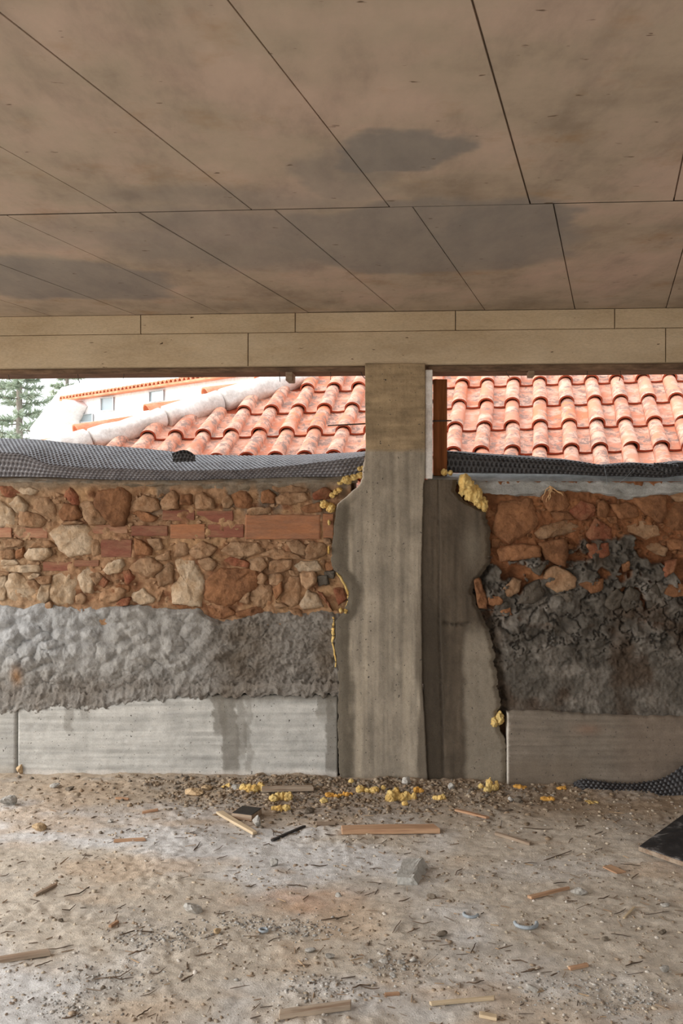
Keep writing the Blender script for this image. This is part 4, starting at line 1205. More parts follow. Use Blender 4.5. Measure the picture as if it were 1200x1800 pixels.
mR = membrane('drainage_membrane', [
    (786,  [(831, 0.10), (815, 0.10), (800, 0.10), (793, 0.12), (792, 0.22)]),
    (840,  [(832, 0.08), (816, 0.08), (804, 0.08), (798, 0.10), (796, 0.22)]),
    (930,  [(833, 0.06), (820, 0.06), (809, 0.06), (804, 0.08), (801, 0.22)]),
    (1000, [(834, 0.06), (824, 0.05), (815, 0.05), (809, 0.07), (807, 0.20)]),
    (1060, [(837, 0.05), (828, 0.04), (820, 0.04), (817, 0.06), (816, 0.20)]),
    (1120, [(838, 0.05), (829, 0.04), (818, 0.04), (813, 0.06), (813, 0.20)]),
    (1160, [(840, 0.05), (834, 0.03), (826, 0.03), (818, 0.06), (815, 0.20)]),
    (1200, [(836, 0.05), (828, 0.04), (820, 0.04), (812, 0.06), (810, 0.20)]),
    (1330, [(836, 0.05), (828, 0.04), (820, 0.04), (812, 0.06), (810, 0.20)]),
    (1690, [(836, 0.05), (828, 0.04), (820, 0.04), (812, 0.06), (810, 0.20)])], seed=9)
tag(mR, 'black dimpled drainage membrane standing on the grey sill of the right opening', 'membrane', 'dimpled drainage membranes')
fl = membrane('folded_corner', [(1150, [(818, 0.01), (814, 0.0), (813, 0.02)]), (1165, [(831, -0.01), (822, -0.015), (814, 0.01)]), (1180, [(834, -0.01), (822, -0.015), (815, 0.01)]), (1192, [(826, 0.0), (820, 0.0), (816, 0.02)])], pitch=0.024, wob=0.004, seed=12)
fl.parent = mR; fl.matrix_parent_inverse = Matrix.Translation(-Vector(mR.location))
mF = membrane('drainage_membrane', [
    (1004, [(1392, -0.09), (1384, -0.08), (1376, -0.07)]),
    (1018, [(1402, -0.16), (1386, -0.13), (1368, -0.09)]),
    (1060, [(1406, -0.19), (1390, -0.15), (1376, -0.10)]),
    (1110, [(1407, -0.20), (1391, -0.15), (1378, -0.10)]),
    (1150, [(1407, -0.20), (1389, -0.15), (1372, -0.10)]),
    (1180, [(1408, -0.20), (1380, -0.15), (1356, -0.10)]),
    (1200, [(1408, -0.21), (1372, -0.15), (1336, -0.10)]),
    (1240, [(1408, -0.21), (1366, -0.15), (1326, -0.10)]), (1330, [(1408, -0.22), (1372, -0.17), (1345, -0.12)])], seed=15, amp=-0.010)
tag(mF, 'black dimpled drainage membrane offcut lying on the floor against the right wall', 'membrane', 'dimpled drainage membranes')

# ================================================================== TIMBER, RODS AND WIRES IN THE OPENINGS
pk = wall_box('timber_post', 761.5, 786.5, zrow(836), zrow(665), 0.085, 0.125, M['wood_brown'], None, 0.003)
tag(pk, 'upright brown timber board at the left side of the right opening', 'board')
def tube_obj(name, pts, r, mat, parent=None, seg=6):
    pts = [np.array(p, float) for p in pts]
    c = pts[0].copy()
    o = lump_tube(name, [p - c for p in pts], [r] * len(pts), mat, parent, seg, 0.0)
    o.location = c
    return o
rod = tube_obj('steel_rod', [P(560, 748, 0.11), P(680, 742.5, 0.07), P(795, 738, 0.075)], 0.0045, M['steel'])
rod.location = P(574, 747, 0.05)
bpy.data.objects.remove(rod, do_unlink=True)
rod = tube_obj('steel_rod', [P(574, 747, 0.06), P(642, 743.5, 0.06)], 0.0045, M['steel'])
tag(rod, 'thin dark steel rod sticking out of the left side of the pillar', 'rod', 'tie rods in the pillar')
rod = tube_obj('steel_rod', [P(752, 739, 0.06), P(794, 738, 0.06)], 0.0045, M['steel'])
tag(rod, 'thin dark steel rod crossing the brown board in the right opening', 'rod', 'tie rods in the pillar')
wires = [([(8, 651), (9, 660), (12, 668)], 'at the far left end of the beam'), ([(131, 650), (132, 662), (135, 671)], 'above the raking white wall'), ([(214, 650), (213, 658), (212, 664)], 'above the white house cornice'),
         ([(489, 652), (489, 660), (490, 669)], 'left of the hanging wood offcut'), ([(579, 650), (580, 658), (579, 666)], 'above the roof left of the pillar'), ([(633, 652), (637, 660), (641, 664)], 'against the left side of the pillar'),
         ([(1035, 650), (1034, 658), (1032, 664)], 'right of the middle of the right opening'), ([(1093, 650), (1094, 658), (1091, 668)], 'near the right end of the right opening'), ([(890, 648), (892, 656), (897, 662)], 'under the strip near the brown board')]
for pts, where in wires:
    w_ = tube_obj('binding_wire', [P(x, y, 0.05) for x, y in pts], 0.0022, M['steel'], None, 5)
    tag(w_, 'short dark wire end hanging from the beam ' + where, 'wire', 'wire ends under the beam')
off = wall_box('wood_offcut', 501, 513, zrow(668), zrow(652), 0.02, 0.16, M['wood_grey'], None, 0.003)
tag(off, 'small grey wood offcut sticking down under the beam of the left opening', 'wood block')
off = wall_box('wood_offcut', 929, 940, zrow(664), zrow(654), 0.01, 0.10, M['wood_grey'], None, 0.003)
tag(off, 'small grey wood offcut under the strip of the right opening', 'wood block')
for pts, lb in (([(1063, 818, 0.03), (1064, 838, -0.02), (1066, 853, -0.015)], 'thin pale wire hanging straight down over the right sill'),
                ([(1118, 822, 0.03), (1098, 840, -0.015), (1072, 860, -0.012)], 'thin pale wire slanting down over the right sill')):
    w_ = tube_obj('loose_wire', [P(*p) for p in pts], 0.0012, M['ring'], None, 4)
    tag(w_, lb, 'wire')
# roots over the stone under the right sill
rts = empty('dry_roots', tuple(P(972, 876, 0.0)))
ro = np.array(rts.location)
rr = random.Random(4)
for k in range(9):
    x, y = 966 + rr.uniform(-4, 8), 857 + rr.uniform(-2, 3)
    pts = []
    ex, ey = rr.choice([(952, 880), (958, 882), (975, 868), (990, 872), (996, 876), (985, 880), (965, 878)])
    for s in np.linspace(0, 1, 6):
        pts.append(P(x + (ex - x) * s + rr.uniform(-2, 2), y + (ey - y) * s ** 1.4 + rr.uniform(-1.5, 1.5), -0.012 + 0.004 * rr.random()) - ro)
    lump_tube('root', pts, [0.0035, 0.003, 0.0028, 0.0024, 0.002, 0.0014], M['root'], rts, 5, 0.1)
tag(rts, 'pale dry roots clinging to the orange stone under the right sill', 'roots')

# ================================================================== FOAM
def blob_mesh(name, lumps, sub=3, amp=0.22, freq=2.2, seed=0):
    """lumps: (x, y, z, rx, ry, rz) in metres around the object's base"""
    bm = bmesh.new()
    for k, (x, y, z, rx, ry, rz) in enumerate(lumps):
        g = bmesh.ops.create_icosphere(bm, subdivisions=sub, radius=1.0)
        for v in g['verts']:
            n = Vector(v.co)
            d = 1 + amp * mnoise.noise(n * freq + Vector((seed * 3.1 + k * 7, 1.7, seed))) + amp * 0.5 * mnoise.noise(n * freq * 2.7 + Vector((seed, k * 3.3, 4.0)))
            v.co = (x + n.x * rx * d, y + n.y * ry * d, z + n.z * rz * d)
    me = bpy.data.meshes.new(name)
    bm.to_mesh(me); bm.free()
    return me
CLOUD = bpy.data.textures.new('foam_skin', 'CLOUDS'); CLOUD.noise_scale = 0.016; CLOUD.noise_depth = 3
def foam_skin(o, size):
    r = o.modifiers.new('skin', 'REMESH'); r.mode = 'VOXEL'; r.voxel_size = max(0.0022, size / 34); r.use_smooth_shade = True
    d = o.modifiers.new('pores', 'DISPLACE'); d.texture = CLOUD; d.texture_coords = 'GLOBAL'; d.strength = min(0.022, size * 0.22); d.mid_level = 0.5
def px_m(py_or_depth): return py_or_depth / F
def floor_at(px, py):
    q = G(px, py, 0.0)
    q[2] = float(floor_h(q[0], q[1]))
    # one correction so that the place in the picture holds on the uneven ground
    q = G(px, py, q[2]); q[2] = float(floor_h(q[0], q[1]))
    return q
def floor_blob(name, cx, base_y, w, h, label, cat, group, mat, n=3, seed=0, sub=3, amp=0.25, deep=0.8):
    q = floor_at(cx, base_y); m = q[1] / F
    r_ = random.Random(seed)
    W_m, H_m = w * m, h * m
    L = []
    if n == 1: L = [(0, W_m * deep * 0.5, H_m * 0.42, W_m / 2, W_m * deep / 2, H_m * 0.55)]
    else:
        for k in range(n + 1):
            x = (k + 0.5) / (n + 1) - 0.5 + r_.uniform(-0.08, 0.08)
            s = r_.uniform(0.55, 1.15)
            hh = H_m * r_.uniform(0.5, 1.0)
            L.append((x * W_m * 0.9, W_m * 0.25 * r_.uniform(0.2, 1.6), hh * r_.uniform(0.34, 0.46), W_m / n * 0.62 * s, W_m / n * 0.6 * s, hh * 0.56))
    o = link(name, blob_mesh(name, L, sub, amp, 2.0, seed), M[mat], None, True)
    foam_skin(o, W_m)
    o.location = q + np.array((0, 0, -0.002))
    return tag(o, label, cat, group)
GF = 'yellow foam pieces on the floor'
for k, (x, y, w, h, n, mt, lb) in enumerate([
    (446, 1386, 44, 18, 4, 'foam', 'long lumpy yellow foam piece at the left end of the floor batten'),
    (491, 1408, 36, 22, 3, 'foam', 'ragged yellow foam piece just in front of the batten by the wall'),
    (493, 1426, 28, 13, 2, 'foam', 'small smooth yellow foam lump furthest from the wall'),
    (402, 1383, 26, 6, 3, 'foam', 'thin flat yellow foam scrap by the left footing'),
    (583, 1404, 22, 11, 2, 'foam_orange', 'orange yellow foam lump left of the pillar foot heap'),
    (607, 1400, 26, 9, 3, 'foam_orange', 'flat orange foam strip beside the pillar foot'),
    (569, 1413, 14, 9, 1, 'foam', 'tiny yellow foam flake left of the orange foam strip'),
    (617, 1376, 10, 10, 1, 'foam', 'small round foam crumb at the pillar foot'),
    (633, 1391, 15, 14, 1, 'foam', 'round pale foam ball in front of the pillar'),
    (652, 1388, 24, 12, 2, 'foam', 'oval yellow foam lump in front of the pillar middle'),
    (674, 1384, 10, 9, 1, 'foam', 'small foam crumb right of the oval foam lump'),
    (697, 1407, 32, 26, 2, 'foam', 'largest yellow foam lump of the cluster below the pillar'),
    (721, 1407, 22, 20, 2, 'foam', 'knobbly yellow foam lump on the right of the foam cluster'),
    (712, 1417, 12, 8, 1, 'foam', 'small yellow foam crumb under the foam cluster'),
    (735, 1392, 20, 12, 2, 'foam_orange', 'bright orange foam lump behind the foam cluster'),
    (773, 1404, 22, 11, 2, 'foam', 'flat yellow foam lump alone right of the cluster'),
    (866, 1390, 20, 24, 2, 'foam', 'tall knobbly yellow foam lump by the right pour foot'),
    (857, 1394, 14, 10, 1, 'foam', 'low foam lump at the foot of the tall knobbly one'),
    (845, 1387, 9, 10, 1, 'foam', 'small foam crumb left of the tall knobbly one'),
    (913, 1388, 20, 7, 2, 'foam_orange', 'thin orange foam scrap at the right footing'),
    (965, 1405, 22, 9, 2, 'foam_orange', 'flat ochre foam piece out from the right footing'),
    (986, 1387, 18, 8, 2, 'foam_orange', 'orange foam scrap beside the floor membrane'),
    (1040, 1411, 24, 4, 2, 'foam', 'thin yellow foam sliver in front of the floor membrane')]):
    floor_blob('foam_piece', x, y, w, h, lb, 'foam', GF, mt, n, k + 1)
def wall_blob(cx, cy, w, h, v, label, seed, n=2, mat='foam', ang=0.0, name='foam_blob'):
    c = P(cx, cy, v); m = c[1] / F
    r_ = random.Random(seed); L = []
    for k in range(n):
        s = (k + 0.5) / n - 0.5 if n > 1 else 0
        x = s * w * m * math.cos(ang); z = s * w * m * math.sin(ang)
        rr_ = r_.uniform(0.8, 1.15)
        L.append((x + r_.uniform(-1, 1) * m, 0, z + r_.uniform(-1, 1) * m, w * m / (n + 0.6) * 0.72 * rr_, 0.018 + 0.3 * h * m, h * m * 0.5 * rr_))
    o = link(name, blob_mesh(name, L, 3, 0.35, 2.4, seed), M[mat], None, True)
    foam_skin(o, w * m)
    o.location = c
    return tag(o, label, 'foam', 'yellow foam in the wall joints')
for k, (x, y, w, h, v, n, ang, lb) in enumerate([
    (575, 889, 26, 16, 0.0, 2, -0.5, 'chunky yellow foam blob on the stones left of the pillar notch'),
    (590, 866, 24, 10, 0.0, 3, 0.7, 'knobbly yellow foam streak just under the notch of the pillar'),
    (622, 840, 36, 12, 0.0, 3, 0.4, 'yellow foam lump filling the notch under the left membrane'),
    (635, 824, 14, 9, 0.01, 2, 0.2, 'small yellow foam lump wedged between left membrane and pillar'),
    (601, 848, 20, 6, 0.01, 2, 0.3, 'thin yellow foam smear left of the notch filling'),
    (579, 919, 6, 11, -0.01, 1, 0, 'small yellow foam drop on the pillar edge above the red bricks row end'),
    (578, 966, 6, 17, -0.01, 1, 0, 'upright yellow foam drop on the pillar edge beside the stones'),
    (603, 1073, 16, 10, -0.015, 2, 0, 'yellow foam blob below the hollow at the pillar edge'),
    (826, 862, 46, 36, -0.005, 3, -0.7, 'large yellow foam mass at the left end of the right sill'),
    (846, 884, 24, 26, 0.005, 2, -0.8, 'brownish lower foam lump beneath the large foam mass'),
    (786, 830, 18, 10, 0.03, 2, 0, 'small foam lump on the right sill beside the brown board'),
    (872, 1264, 22, 20, -0.02, 2, 0.5, 'yellow foam plug at the corner of the right footing')]):
    wall_blob(x, y, w, h, v, lb, 60 + k, n, 'foam', ang)
def bead(pts, v, r0, label, seed):
    c = P(pts[0][0], pts[0][1], v)
    xs = np.linspace(0, len(pts) - 1, len(pts) * 6)
    X = np.interp(xs, range(len(pts)), [p[0] for p in pts]); Y = np.interp(xs, range(len(pts)), [p[1] for p in pts]); R = np.interp(xs, range(len(pts)), [p[2] for p in pts])
    X = X + 1.2 * fbm(Y / 5, Y * 0, 2, seed)
    o = lump_tube('foam_bead', [P(a, b, v) - c for a, b in zip(X, Y)], [r0 * r for r in R], M['foam'], None, 7, 0.3, seed)
    o.location = c
    tag(o, label, 'foam', 'yellow foam in the wall joints')
bead([(592, 1006, 1.2), (600, 1017, 2.4), (607, 1028, 2.0), (612, 1040, 2.6), (612, 1056, 1.6), (607, 1068, 1.6)], -0.018, 0.0032, 'curved yellow foam bead round the hollow at the pillar edge', 71)
bead([(586, 1084, 1.6), (587, 1092, 1.4), (585, 1106, 3.6), (586, 1116, 2.8), (584, 1130, 1.4), (587, 1142, 1.6), (590, 1158, 1.8), (590, 1172, 1.4)], -0.012, 0.0032, 'thin upright yellow foam bead between left plaster and pillar', 72)

# ================================================================== LOOSE THINGS ON THE FLOOR
def lie(name, a, b, width, thick, mat, label, cat, group=None, seed=0, taper=1.0, lift=0.0, notch=False):
    """length of timber lying on the floor between two places of the photograph (its axis), sizes in metres"""
    A = floor_at(*a); B = floor_at(*b)
    d = B - A; L = float(np.linalg.norm(d)); d = d / L
    s = np.cross((0, 0, 1), d); s /= np.linalg.norm(s); n = np.cross(d, s)
    m = 7; r_ = np.random.RandomState(seed + 500)
    V, Fs = [], []
    for k in range(m):
        t = k / (m - 1); w = width / 2 * (1 + (taper - 1) * t) * (1 + r_.uniform(-0.04, 0.04))
        e = r_.uniform(-0.012, 0.012) * (k in (0, m - 1)) * min(1, L * 2)
        tz = thick * (1 + r_.uniform(-0.05, 0.05))
        bow = 0.004 * math.sin(t * 3) * L
        for (x, z) in ((-w, 0), (w, 0), (w, tz), (-w, tz)):
            V.append(np.array((t * L + e * (1 if x > 0 else -1), x + bow, z)))
    for k in range(m - 1):
        for q in range(4):
            a0 = k * 4 + q; b0 = k * 4 + (q + 1) % 4
            Fs.append((a0, b0, b0 + 4, a0 + 4))
    Fs += [(3, 2, 1, 0), tuple((m - 1) * 4 + q for q in range(4))]
    me = mesh_of(name, V, Fs)
    bm = bmesh.new(); bm.from_mesh(me)
    bmesh.ops.bevel(bm, geom=list(bm.edges), offset=min(0.0025, thick * 0.12), segments=1, affect='EDGES')
    bm.to_mesh(me); bm.free()
    o = link(name, me, M[mat])
    R = Matrix((d, s, n)).transposed()
    # highest ground under the piece carries it
    zz = max(float(floor_h(*(A + (B - A) * t)[:2])) - float((A + (B - A) * t)[2]) for t in np.linspace(0, 1, 9))
    o.matrix_world = Matrix.Translation(Vector(A) + Vector((0, 0, max(0, zz) * 0.5 + lift))) @ R.to_4x4()
    return tag(o, label, cat, group)
pk = lie('timber_plank', (600, 1462), (768, 1462), 0.075, 0.024, 'wood_orange', 'long orange brown plank lying across the floor in front of the pillar', 'plank', seed=1)
nail = tube_obj('nail', [Vector((0.78, 0.01, 0.02)), Vector((0.785, 0.012, 0.045))], 0.0018, M['steel'], pk, 5)
lie('timber_batten', (460, 1386), (550, 1391), 0.05, 0.022, 'wood_grey', 'grey brown batten lying by the wall between yellow foam pieces', 'batten', seed=2, lift=0.008)
lie('pointed_stake', (448, 1468), (386, 1432), 0.026, 0.014, 'wood_pale', 'pale pointed wooden stake beside the dark block', 'stake', seed=3, taper=1.4)
lie('dark_strip', (478, 1480), (535, 1455), 0.014, 0.010, 'wood_film', 'dark thin strip lying slanted near the pale stake', 'strip', seed=4)
lie('wood_stick', (800, 1426), (857, 1441), 0.020, 0.010, 'wood_orange', 'thin pinkish stick on the dirt right of the orange plank', 'stick', seed=5)
lie('wood_stick', (870, 1467), (932, 1486), 0.022, 0.014, 'wood_grey', 'weathered grey stick in front of the right footing', 'stick', seed=6)
lie('timber_plank', (-30, 1697), (87, 1679), 0.035, 0.014, 'wood_grey', 'narrow plank running out of the left edge of the floor', 'plank', seed=7)
lie('timber_plank', (491, 1790), (617, 1771), 0.038, 0.016, 'wood_grey', 'greyish plank at the bottom edge left of the pale stick', 'plank', seed=8)
lie('wood_stick', (756, 1768), (869, 1757), 0.014, 0.011, 'wood_pale', 'straight pale stick near the bottom edge', 'stick', seed=9)
lie('wood_chip', (842, 1786), (873, 1792), 0.024, 0.010, 'wood_pale', 'short pale wood chip at the bottom edge under the pale stick', 'wood chip', seed=10)
lie('wood_sliver', (61, 1576), (98, 1557), 0.016, 0.010, 'wood_grey', 'grey wood sliver on the dusty floor at left', 'wood chip', seed=11)
lie('wood_splinter', (930, 1580), (1000, 1564), 0.022, 0.012, 'wood_orange', 'orange brown split splinter right of the concrete chunk', 'splinter', seed=12, taper=0.4)
lie('wood_chip', (1066, 1524), (1092, 1536), 0.050, 0.006, 'wood_orange', 'flat pinkish wood chip in front of the black board', 'wood chip', seed=13)
lie('wood_chip', (250, 1430), (278, 1426), 0.020, 0.010, 'wood_orange', 'brown wood chip near the left footing', 'wood chip', seed=14)
lie('wood_chip', (555, 1452), (588, 1450), 0.030, 0.012, 'wood_grey', 'flat tan wood chip left of the long orange plank', 'wood chip', seed=15)
lie('wood_chip', (200, 1480), (255, 1477), 0.040, 0.004, 'wood_orange', 'thin curled brown bark piece on the left floor', 'wood chip', seed=16)
lie('wood_chip', (193, 1630), (207, 1622), 0.014, 0.010, 'wood_orange', 'small brown wood stub on the lower left floor', 'wood chip', seed=17)
lie('wood_chip', (1000, 1705), (1033, 1698), 0.016, 0.010, 'wood_orange', 'rusty brown wood bit on the lower right floor', 'wood chip', seed=18)
lie('wood_chip', (203, 1405), (226, 1403), 0.016, 0.010, 'wood_orange', 'small reddish wood bit by the left footing', 'wood chip', seed=19)
lie('wood_sliver', (1096, 1616), (1114, 1596), 0.008, 0.006, 'wood_pale', 'thin pale sliver on the right floor', 'wood chip', seed=20)
lie('wood_chip', (676, 1750), (702, 1748), 0.014, 0.007, 'wood_orange', 'small orange chip above the straight pale stick', 'wood chip', seed=21)
# dark faced block
blk = empty('faced_block', tuple(floor_at(428, 1440)))
blk.rotation_euler = (0, 0, math.radians(-20))
link('wood_core', box_mesh('wood_core', (-0.055, -0.02, 0.0), (0.055, 0.10, 0.030), 0.002), M['wood_grey'], blk)
link('dark_face', box_mesh('dark_face', (-0.054, -0.019, 0.0305), (0.054, 0.099, 0.034), 0.001), M['wood_film'], blk)
tag(blk, 'small wooden block with a dark coated top beside the pale stake', 'wood block')
# black board at the right edge
bo = floor_at(1122, 1497)
brd = empty('formwork_board', tuple(bo))
ex = np.array(floor_at(1225, 1537)) - bo; ey = np.array(floor_at(1205, 1440)) - bo
ex[2] = 0; ey[2] = 0.03
poly = [(0, 0, 0), tuple(ex), tuple(ex * 1.5 + ey * 0.9), tuple(ey * 1.02 + ex * 0.1)]
def plate(name, poly, z0, z1, mat, parent, sh=1.0):
    c = sum(np.array(p) for p in poly) / len(poly)
    q = [c + (np.array(p) - c) * sh for p in poly]
    V = [(p[0], p[1], p[2] + z0) for p in q] + [(p[0], p[1], p[2] + z1) for p in q]
    n = len(q)
    return link(name, mesh_of(name, V, [tuple(range(n))[::-1], tuple(range(n, 2 * n))] + [(k, (k + 1) % n, (k + 1) % n + n, k + n) for k in range(n)]), mat, parent)
plate('plywood_core', poly, 0.004, 0.024, M['wood_grey'], brd)
plate('black_face', poly, 0.0242, 0.027, M['black_board'], brd, 0.985)
tag(brd, 'scuffed black faced formwork board lying at the right edge of the floor', 'board')

def rock(name, cx, base_y, w, h, mat, label, cat, group=None, seed=0, deep=0.8, cut=True, sub=3):
    q = floor_at(cx, base_y); m = q[1] / F
    W_m, H_m, D_m = w * m, h * m, w * m * deep
    r_ = random.Random(seed)
    bm = bmesh.new()
    bmesh.ops.create_icosphere(bm, subdivisions=sub, radius=1.0)
    planes = [(Vector((r_.gauss(0, 1), r_.gauss(0, 1), r_.gauss(0, 0.8))).normalized(), r_.uniform(0.35, 0.7)) for _ in range(10)] if cut else []
    for v in bm.verts:
        n = Vector(v.co); r = 1.0
        for pn, pd in planes:
            dd = n.dot(pn)
            if dd > 1e-4: r = min(r, pd / dd)
        r *= 1 + 0.06 * mnoise.noise(n * 4 + Vector((seed, 0, 0)))
        v.co = n * r
    xs = [v.co.x for v in bm.verts]; ys = [v.co.y for v in bm.verts]; zs = [v.co.z for v in bm.verts]
    for v in bm.verts:
        v.co = ((v.co.x - min(xs)) / (max(xs) - min(xs)) * W_m - W_m / 2, (v.co.y - min(ys)) / (max(ys) - min(ys)) * D_m, (v.co.z - min(zs)) / (max(zs) - min(zs)) * H_m)
    me = bpy.data.meshes.new(name); bm.to_mesh(me); bm.free()
    o = link(name, me, M[mat])
    o.location = q + np.array((0, 0, -0.004 * min(1, H_m / 0.03)))
    return tag(o, label, cat, group)
# the large broken concrete chunk: a wedge with a rough right side
ck = bmesh.new()
base = floor_at(716, 1556); m = base[1] / F
foot = [G(699, 1555), G(734, 1557), G(753, 1522), G(709, 1524)]
lid = [foot[0] + np.array((-0.004, 0.006, 0.032)), foot[1] + np.array((-0.020, 0.006, 0.030)), foot[2] + np.array((-0.028, 0.0, 0.034)), foot[3] + np.array((0.0, 0.0, 0.036))]
me = mesh_of('concrete_chunk', [p - np.array((base[0], base[1], 0)) for p in foot + lid], [(3, 2, 1, 0), (4, 5, 6, 7), (0, 1, 5, 4), (1, 2, 6, 5), (2, 3, 7, 6), (3, 0, 4, 7)])
ck.from_mesh(me); bmesh.ops.subdivide_edges(ck, edges=list(ck.edges), cuts=6, use_grid_fill=True)
for v in ck.verts:
    nn = mnoise.noise_vector(Vector(v.co) * 60) * 0.002 + mnoise.noise_vector(Vector(v.co) * 22) * (0.012 if v.co.x - v.co.y * 0.2 > 0.022 else 0.003)
    v.co = Vector(v.co) + nn
ck.to_mesh(me); ck.free()
rough_mat('concrete_broken', srgb(176, 174, 168), 'obj', 20, 0.15, 0.92, 90, 0.003, 0.7)
o = link('concrete_chunk', me, M['concrete_broken']); o.location = base + np.array((0, 0, 0.001))
tag(o, 'largest broken grey concrete chunk on the floor below the long plank', 'rubble')
GR = 'loose rubble lumps on the floor'
for k, (x, y, w, h, mt, lb) in enumerate([
    (337, 1611, 36, 20, 'rubble_grey', 'grey concrete flake on the left middle floor'),
    (10, 1419, 32, 18, 'rubble_grey', 'white grey lump at the left edge near the footing'),
    (65, 1464, 26, 15, 'rubble_tan', 'tan angular stone on the left floor'),
    (450, 1455, 15, 22, 'rubble_grey', 'upright pale concrete splinter beside the faced block'),
    (481, 1524, 15, 14, 'rubble_grey', 'small grey stone in the middle of the floor above the chunk'),
    (1020, 1575, 30, 13, 'rubble_grey', 'pale flat stone beside the orange splinter'),
    (94, 1386, 18, 10, 'rubble_grey', 'grey stone by the left footing'),
    (120, 1391, 15, 7, 'rubble_dark', 'dark stone by the left footing'),
    (193, 1447, 11, 7, 'rubble_grey', 'little grey stone on the left floor'),
    (339, 1400, 34, 11, 'rubble_tan', 'brown clod in front of the left footing'),
    (362, 1392, 20, 11, 'rubble_tan', 'brown stone lump by the left footing'),
    (415, 1385, 18, 10, 'rubble_grey', 'pale lump beside the flat foam scrap'),
    (543, 1433, 18, 11, 'rubble_dark', 'dark angular stone in front of the bank'),
    (714, 1381, 16, 14, 'rubble_grey', 'pale round stone behind the bright orange foam'),
    (793, 1383, 12, 14, 'rubble_grey', 'grey stone standing at the right pour'),
    (899, 1409, 12, 10, 'rubble_grey', 'light grey stone right of the tall foam lump'),
    (912, 1411, 16, 11, 'rubble_dark', 'grey stone beside the light grey stone'),
    (32, 1362, 12, 18, 'rubble_tan', 'stone standing at the joint of the left footing'),
    (595, 1577, 12, 7, 'rubble_grey', 'tiny white pebble right of the rusty patch'),
    (1170, 1595, 16, 8, 'rubble_grey', 'grey pebble at the right edge'),
    (580, 1688, 18, 10, 'rubble_grey', 'pale stone on the lower middle floor'),
    (545, 1676, 20, 7, 'rubble_grey', 'flat pale flake on the lower middle floor'),
    (727, 1694, 15, 12, 'rubble_grey', 'whitish flake in the pale shard cluster'),
    (706, 1697, 15, 6, 'rubble_grey', 'thin whitish shard left of the whitish flake'),
    (673, 1694, 18, 6, 'rubble_grey', 'thin whitish shard furthest left of its cluster'),
    (647, 1703, 18, 8, 'rubble_grey', 'grey shard on the lower floor left of the shard cluster'),
    (690, 1717, 12, 8, 'rubble_grey', 'small shard below the shard cluster'),
    (381, 1643, 14, 9, 'rubble_tan', 'tan pebble left of the blue ring'),
    (1170, 1711, 18, 12, 'rubble_grey', 'rounded grey pebble on the lower right floor'),
    (936, 1746, 20, 14, 'rubble_grey', 'grey clod right of the straight pale stick'),
    (777, 1650, 22, 10, 'rubble_dark', 'brownish stone above the lower shards'),
    (1166, 1644, 16, 9, 'rubble_dark', 'dark stone on the right floor'),
    (759, 1581, 18, 8, 'rubble_dark', 'dark flat stone under the large chunk'),
    (105, 1622, 10, 6, 'rubble_dark', 'dark pebble on the left dusty floor'),
    (180, 1740, 9, 7, 'rubble_dark', 'dark pebble near the lower left twig fork'),
    (1065, 1655, 12, 8, 'rubble_dark', 'brown pebble right of the half ring')]):
    rock('rubble_lump', x, y, w, h, mt, lb, 'rubble', GR, k + 20, 0.85, True, 3)

# plastic rings
def ring_obj(cx, cy, w, arc, label, tube=0.006):
    q = floor_at(cx, cy); m = q[1] / F; R_ = w * m / 2
    V, Fs = [], []; n = 22; seg = 8
    a0, a1 = arc
    full = abs(a1 - a0) > 359
    cnt = n if full else n + 1
    for k in range(cnt):
        th = math.radians(a0 + (a1 - a0) * k / n)
        for s in range(seg):
            ph = 2 * math.pi * s / seg
            V.append(((R_ + tube * math.cos(ph)) * math.cos(th), (R_ + tube * math.cos(ph)) * math.sin(th), tube + tube * math.sin(ph)))
    for k in range(n):
        k2 = (k + 1) % cnt
        for s in range(seg):
            Fs.append((k * seg + s, k * seg + (s + 1) % seg, k2 * seg + (s + 1) % seg, k2 * seg + s))
    if not full: Fs += [tuple(range(seg)), tuple(n * seg + s for s in range(seg))]
    o = link('plastic_ring', mesh_of('plastic_ring', V, Fs), M['ring'], None, True)
    o.location = q + np.array((0, 0, 0.002))
    tag(o, label, 'ring', 'pale plastic rings on the floor')
ring_obj(463, 1638, 14, (0, 360), 'small closed grey blue ring lying left of the lower shards', 0.005)
ring_obj(924, 1627, 38, (170, 370), 'half buried pale blue ring, the larger open arc on the right floor', 0.007)
ring_obj(827, 1608, 24, (150, 350), 'smaller pale blue arc left of the larger half ring', 0.006)

